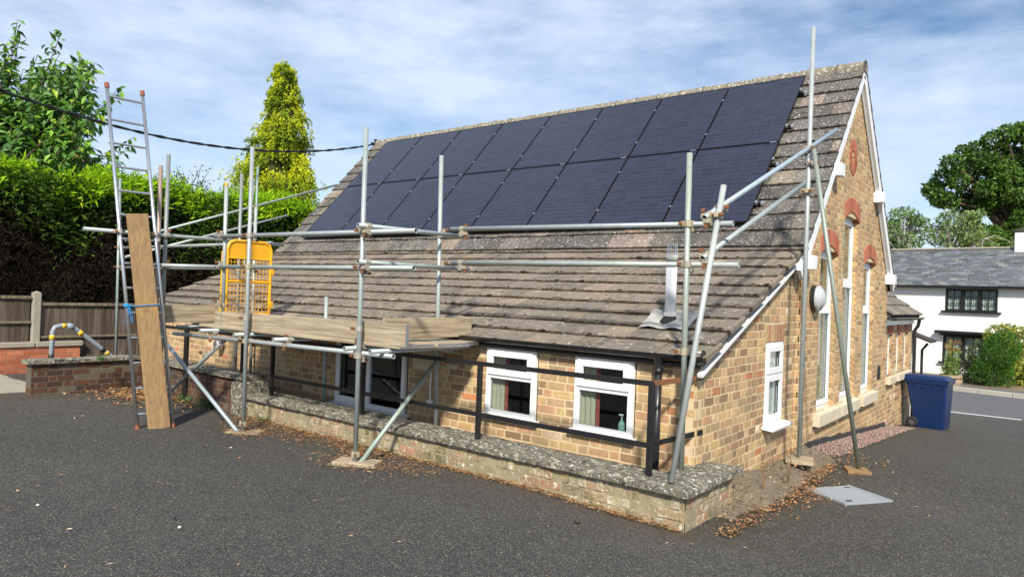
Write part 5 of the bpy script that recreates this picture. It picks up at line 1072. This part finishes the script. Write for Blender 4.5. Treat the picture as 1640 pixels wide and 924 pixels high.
for k in range(210):
    py = 99+(random.random()**.8)*300; r = np.interp(py, *zip(*prof))/FPX*22; cx = np.interp(py, *zip(*pcx)); c = CAM+ray(cx, py)*22; a = random.uniform(0, 6.283)
    q = r*random.uniform(.70, 1.05); tc_ = c+V3(math.cos(a), math.sin(a), 0)*q*.9; g0 = random.random(); hgt = random.uniform(.3, .85)*(.35+r/1.3); wd = .05+.13*r; q *= .9
    for m_ in range(16):
        st_ = tc_+V3(random.gauss(0, wd), random.gauss(0, wd), random.gauss(0, .08)); ln = hgt*random.uniform(.5, 1.1)
        for j in range(13):
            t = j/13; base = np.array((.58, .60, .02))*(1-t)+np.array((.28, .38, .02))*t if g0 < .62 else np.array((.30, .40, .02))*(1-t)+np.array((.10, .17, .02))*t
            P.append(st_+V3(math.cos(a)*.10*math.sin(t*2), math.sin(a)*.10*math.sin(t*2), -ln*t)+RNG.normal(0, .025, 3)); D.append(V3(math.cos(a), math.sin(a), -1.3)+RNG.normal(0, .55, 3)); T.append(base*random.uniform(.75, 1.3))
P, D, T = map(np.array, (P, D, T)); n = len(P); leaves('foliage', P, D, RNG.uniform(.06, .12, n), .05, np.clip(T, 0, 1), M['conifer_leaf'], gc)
# oak, birches, shrubs on the right --------------------------------------
def tree(name, label, base, top, cl, per, size, cols, wts, group=None, bark='bark', tr_r=.3, flat=.85, inner=True, lean=()):
    t = thing(name, label, 'tree', base, group); mb = MB(); b = V3(*base); tp = V3(*top); mb.chain([b, b+(tp-b)*.5+V3(.1, 0, 0), tp], [tr_r, tr_r*.75, tr_r*.4], 9)
    for c, r in cl: mb.chain([b+(tp-b)*random.uniform(.5, .95), (tp+V3(*c))/2+V3(0, 0, -.2), c], [tr_r*.35, tr_r*.2, tr_r*.07], 5)
    mb.build('trunk', M[bark], t); P, D, T, S = clump_crown(cl, per, size, cols, wts, flat); leaves('crown', P, D, S, S*.62, T, M['leaf'], t); return t
def px_clumps(lst, d, k=1): return [(CAM+ray(x, y)*(d+random.uniform(-2, 2)*k), r/FPX*d) for x, y, r in lst]
oak = []
while len(oak) < 150:
    x = random.uniform(1490, 1760); y = random.uniform(205, 400)
    topl = np.interp(x, [1482, 1500, 1530, 1560, 1600, 1640, 1760], [300, 275, 250, 236, 220, 205, 200]); botl = np.interp(x, [1482, 1510, 1540, 1565, 1600, 1640, 1760], [312, 326, 332, 345, 420, 420, 420])
    if topl+8 < y < botl-6: oak.append((x, y, random.uniform(9, 19)))
oak += [(1494, 305, 13), (1508, 318, 16), (1510, 285, 15), (1525, 262, 16), (1545, 245, 14), (1565, 240, 16), (1590, 225, 16), (1612, 214, 14), (1635, 210, 16), (1660, 205, 18), (1520, 322, 14), (1540, 330, 14), (1580, 380, 22), (1610, 375, 25), (1560, 390, 16), (1640, 380, 25)]
tree('oak_tree', 'broad dark green oak tree rising behind the white cottage', (2.5, 44, -.7), CAM+ray(1650, 345)*41, px_clumps(oak, 41), 1300, .20, [(.06, .14, .018), (.09, .19, .022), (.15, .26, .028), (.04, .09, .016)], [4, 4, 2, 3], tr_r=.5)
for i, (x, lab, cols) in enumerate(((1455, 'pale green birch tree beside the gable, behind the cottage ridge', [(.16, .27, .08), (.22, .33, .11), (.10, .19, .06)]), (1520, 'taller grey green birch behind the middle of the cottage ridge', [(.17, .26, .10), (.24, .32, .13), (.11, .18, .07)]), (1560, 'yellowish birch between the oak and the grey green birch', [(.19, .28, .07), (.12, .21, .06), (.27, .34, .09)]))):
    cl = [(x+random.gauss(0, 17)*(.5+(q-335)/55), q+abs((x2-x)*.0), random.uniform(4, 10)) for q, x2 in [(random.uniform(338+i*2, 405), x) for _ in range(44)]]
    tree('birch_tree', lab, (*(CAM+ray(x, 420)*36)[:2], -.7), CAM+ray(x, 352)*36, px_clumps(cl, 36, .6), 800, .15, cols, [3, 3, 2], bark='birch', tr_r=.10, group='birches behind the cottage')
tree('yew_tree', 'dark bushy tree low beside the gable behind the roof', (*(CAM+ray(1432, 430)*40)[:2], -.7), CAM+ray(1432, 385)*40, px_clumps([(1425+random.uniform(0, 25), random.uniform(362, 410), 12) for _ in range(14)], 40, .3), 500, .28, [(.03, .06, .02), (.05, .085, .025)], [3, 2], tr_r=.15)
def shrub(name, label, pts, d, per, size, cols, wts, mt='leaf', lw=.5, cat='shrub'):
    b = CAM+ray(pts[0][0], 622)*d; b[2] = -.52; t = thing(name, label, cat, b); cl = px_clumps(pts, d, .15); P, D, T, S = clump_crown(cl, per, size, cols, wts, 1.0, shell=.75)
    k = P[:, 2] > -.5; leaves('foliage', P[k], D[k], S[k], S[k]*lw, T[k], M[mt], t); mb = MB()
    for c, r in cl: mb.chain([b, (b+c)/2, c], [.03, .02, .008], 5)
    mb.build('stems', M['bark'], t)
shrub('clipped_bush', 'rounded green clipped bush in front of the cottage window', [(1604, 560, 25), (1608, 552, 22), (1600, 575, 20), (1592, 585, 25), (1585, 600, 22), (1600, 605, 20), (1570, 595, 15), (1578, 585, 15)], 22.6, 5200, .085, [(.06, .15, .02), (.09, .20, .025), (.04, .10, .015)], [4, 3, 2], 'conifer_leaf', .3)
shrub('variegated_shrub', 'tall yellow variegated shrub behind the clipped bush', [(1630, 545, 22), (1600, 540, 20), (1620, 575, 26), (1640, 590, 28), (1625, 605, 22), (1650, 560, 30), (1610, 530, 12), (1655, 610, 20)], 23.2, 3400, .10, [(.36, .38, .04), (.26, .32, .04), (.14, .20, .03), (.45, .42, .10)], [4, 3, 2, 1])
shrub('leafy_shrub', 'loose dark shrub between the flower tub and the clipped bush', [(1545, 575, 14), (1555, 590, 18), (1550, 605, 16), (1562, 565, 12), (1570, 555, 10), (1565, 610, 14)], 23.4, 1700, .11, [(.07, .10, .025), (.11, .14, .03), (.05, .07, .02)], [3, 2, 2])
pc = CAM+ray(1522, 612)*22.5; pc[2] = -.5
bt = thing('flower_tub', 'half barrel tub planted with tall orange flowers by the road', 'planter', pc)
for k in range(16):
    t0 = 2*math.pi*k/16; e = V3(math.cos(t0), math.sin(t0), 0); tt = V3(-e[1], e[0], 0); MB().box(pc+e*.31+Z_*.16, (.012, .060, .16), [e, tt, Z_], .004).build('stave', M['barrel'], bt)
MB().lathe(pc, [(.315, .20), (.328, .20), (.328, .235), (.315, .235)], n=24).lathe(pc, [(.318, .04), (.326, .04), (.326, .07), (.318, .07)], n=24).build('hoop', M['black_paint'], bt)
MB().lathe(pc, [(0, .27), (.31, .27)], n=20).build('soil', M['soil'], bt)
P, D, T, S = [], [], [], []; mb = MB()
for k in range(60):
    a = random.uniform(0, 6.3); r = random.uniform(0, .25); p0 = pc+V3(math.cos(a)*r, math.sin(a)*r, .25); h = random.uniform(.25, 1.15); p1 = p0+V3(random.gauss(0, .07), random.gauss(0, .07), h); mb.chain([p0, (p0+p1)/2, p1], [.006, .005, .003], 4)
    for j in range(9): P.append(p0+(p1-p0)*random.random()); D.append(RNG.normal(0, 1, 3)+V3(0, 0, .5)); T.append(np.array((.16, .24, .05))*random.uniform(.6, 1.3)); S.append(.11)
    if h > .8:
        for j in range(10): P.append(p1+RNG.normal(0, .03, 3)); D.append(RNG.normal(0, 1, 3)); T.append(np.array((.55, .16, .02)) if random.random() < .5 else np.array((.40, .28, .03))); S.append(.06)
mb.build('stems', mat('stem', (.12, .18, .04), .8), bt); leaves('foliage', np.array(P), np.array(D), np.array(S), np.array(S)*.4, np.array(T), M['leaf'], bt)

# ------------------------------------------------------------------ litter, gravel, weeds, small debris
def litter(name, P, size, cols, wts, flat=.25, label=None, mt='litter', asp=.5):
    n = len(P); a = RNG.uniform(0, 6.283, n); D = np.stack([np.cos(a), np.sin(a), RNG.normal(0, flat, n)], 1); N_ = np.stack([RNG.normal(0, .45, n), RNG.normal(0, .45, n), np.ones(n)], 1)
    o = leaves(name, P, D, RNG.uniform(.6, 1.4, n)*size, RNG.uniform(.5, 1.2, n)*size*asp, tints(n, cols, wts, .35), M[mt], None, N_, 'stuff', .15)
    o['label'] = label; o['category'] = 'leaf litter'; return o
LC = [(.34, .17, .06), (.42, .24, .10), (.24, .11, .045), (.50, .33, .17), (.16, .08, .04)]; LWT = [4, 3, 3, 1.5, 2]
pts = []
for k in range(3000):
    x = -5.9+6.1*random.random(); pts.append((x, YW-abs(random.gauss(0, (.03+.07*(x < -2.5))*(.6+.8*abs(math.sin(x*2.3)))))-.01))
for cx, cy, r, n in ((-2.95, -1.33, .30, 900), (-4.95, -1.33, .26, 600), (-4.2, -1.0, .35, 500), (-3.4, -.95, .25, 400), (-5.4, -1.0, .35, 500), (-2.4, -1.1, .25, 250)):
    pts += [(random.gauss(cx, r*.8), random.gauss(cy, r*.5)) for _ in range(n)]
pts = np.array([p for p in pts if p[1] < YW-.005]); zz = G(pts[:, 0], pts[:, 1])+.012+RNG.uniform(0, .02, len(pts))
litter('fallen_needles', np.column_stack([pts, zz]), .042, LC, LWT, .2, 'brown dead leaves and needles along the foot of the front wall', asp=.16)
pts = np.array([(random.gauss(-8.2, .55), YW-.05-abs(random.gauss(0, .38))) for _ in range(1800)]); pts = pts[pts[:, 0] > -8.95]; zz = G(pts[:, 0], pts[:, 1])+.012+RNG.uniform(0, .05, len(pts))
litter('fallen_leaves', np.column_stack([pts, zz]), .05, LC, LWT, .25, 'heap of fallen leaves in the corner of the dark wall')
pts = []
for k in range(1100):
    t = random.random(); y = -.65+3.3*t; x = .49+random.gauss(.02, .04+.04*math.sin(math.pi*t)**4); pts.append((x, y))
pts += [(random.gauss(.62, .10), random.gauss(1.1, .35)) for _ in range(420)]+[(random.gauss(.72, .15), random.gauss(2.9, .4)) for _ in range(200)]
pts = np.array(pts); zz = G(pts[:, 0], pts[:, 1])+.012+RNG.uniform(0, .04, len(pts))*(pts[:, 0] < .65)
litter('fallen_leaves', np.column_stack([pts, zz]), .030, [(.36, .15, .05), (.42, .22, .09), (.20, .09, .04), (.50, .34, .18), (.10, .06, .035)], [4, 3, 3, 1.2, 3], .25, 'drift of orange leaves along the edge of the earth step')
pts = np.column_stack([RNG.uniform(.06, .5, 700), RNG.uniform(-.5, 2.9, 700)]); zz = .16+.05*(pts[:, 1] > .4)-.08*(pts[:, 0]/.5)**2+RNG.uniform(0, .03, 700)
litter('leaf_scraps', np.column_stack([pts, zz]), .03, [(.22, .14, .08), (.10, .07, .04), (.36, .22, .10), (.30, .27, .2)], [3, 3, 2, 1], .3, 'dry leaf scraps and crumbs on top of the earth step')
pts = np.column_stack([RNG.uniform(-7, 4, 420), RNG.uniform(-5, 3, 420)]); pts = pts[(pts[:, 1] < -.85) | (pts[:, 0] > .6)]; zz = G(pts[:, 0], pts[:, 1])+.014
litter('scattered_twigs', np.column_stack([pts, zz]), .04, [(.36, .24, .12), (.20, .11, .06), (.5, .42, .3), (.05, .04, .03)], [3, 2, 1, 1], .05, 'twigs and leaf scraps scattered over the tarmac', asp=.28)
# gravel strip
n = 5200; y = RNG.uniform(3.1, 8.9, n); x = XM+.03+RNG.uniform(0, 1, n)**1.2*(.42-.01*(y-3)); z = G(x, y)+.012+RNG.uniform(0, .015, n)
s = RNG.uniform(.008, .016, n); o8 = np.array([(1, 0, 0), (-1, 0, 0), (0, 1, 0), (0, -1, 0), (0, 0, .8), (0, 0, -.8)]); R_ = RNG.uniform(.7, 1.3, (n, 6, 1)); V = (np.stack([x, y, z], 1)[:, None, :]+o8[None]*s[:, None, None]*R_).reshape(-1, 3)
f8 = np.array([(0, 2, 4), (2, 1, 4), (1, 3, 4), (3, 0, 4), (2, 0, 5), (1, 2, 5), (3, 1, 5), (0, 3, 5)]); F = (f8[None]+np.arange(n)[:, None, None]*6).reshape(-1, 3)
o = mesh_obj('gravel', V, F, np.repeat(tints(n, [(.30, .20, .17), (.25, .155, .13), (.38, .29, .25), (.18, .13, .11)], [3, 3, 2, 3]), 6, 0), M['gravel'], None); tag(o, 'strip of pinkish gravel along the black plinth', 'gravel', kind='stuff')
# pebbles on the tarmac
for i, (px, py, c) in enumerate(((287, 855, (.7, .69, .66)), (279, 840, (.02, .02, .02)), (925, 833, (.05, .035, .025)), (384, 736, (.42, .2, .1)), (60, 821, (.6, .58, .54)), (28, 797, (.45, .3, .15)))):
    p = at(px, py, 'Z', .17); p[2] = G(p[0], p[1]); r = .011 if i != 2 else .026
    mb = MB().lathe(p+V3(0, 0, .004), [(0, 0), (r, .2*r), (1.1*r, .6*r), (.7*r, 1.1*r), (0, 1.25*r)], n=8, t=c)
    solo(mb, 'pebble', M['gravel'], ['white pebble lying on the open tarmac', 'black scrap lying beside the white pebble', 'dark brown clod near the foot of the front wall', 'reddish stone near the scaffold foot', 'pale stone chip out on the open tarmac', 'tan leaf curl out on the open tarmac'][i], 'pebble', p)
# weeds
def weed(px, py, z, h, n_, lab, cols=((.06, .13, .03), (.09, .17, .04))):
    b = at(px, py, 'Z', z); t = thing('weed', lab, 'weed', b); P, D = [], []
    mb = MB()
    for k in range(n_):
        e = b+V3(random.gauss(0, h*.9), random.gauss(0, h*.5), random.uniform(.2, 1)*h); mb.chain([b, (b+e)/2+V3(0, 0, .01), e], [.003, .002, .0015], 4)
        for j in range(6): P.append(b+(e-b)*random.uniform(.4, 1)+RNG.normal(0, .012, 3)); D.append(RNG.normal(0, 1, 3)+V3(0, 0, .4))
    mb.build('stems', mat('weedstem', (.10, .14, .04), .8), t); n = len(P); leaves('foliage', np.array(P), np.array(D), RNG.uniform(.025, .05, n), .022, tints(n, list(cols), [1]*len(cols)), M['leaf'], t)
weed(330, 652, .16, .13, 26, 'low green weed sprawling at the foot of the dark wall'); weed(292, 645, .16, .11, 16, 'small green weed behind the ladder by the dark wall'); weed(416, 675, .16, .06, 6, 'tiny green weed at the start of the front wall'); weed(163, 577, .68, .07, 9, 'green weed tuft on the coping by the black corner post')
for px, py, h in ((1222, 790, .5), (1262, 775, .45)):
    b = at(px, py, 'Z', .17); mb = MB()
    for k in range(3): mb.chain([b, b+V3(random.gauss(0, .03), random.gauss(.02, .03), h*.5), b+V3(random.gauss(0, .08), random.gauss(.06, .08), h)], [.003, .0025, .0015], 4)
    solo(mb, 'dead_stalk', M['rust'], 'thin dead brown stalk in the step beside the side window' if px < 1240 else 'thin dead brown stalk in the step near the tall pole', 'weed', b)
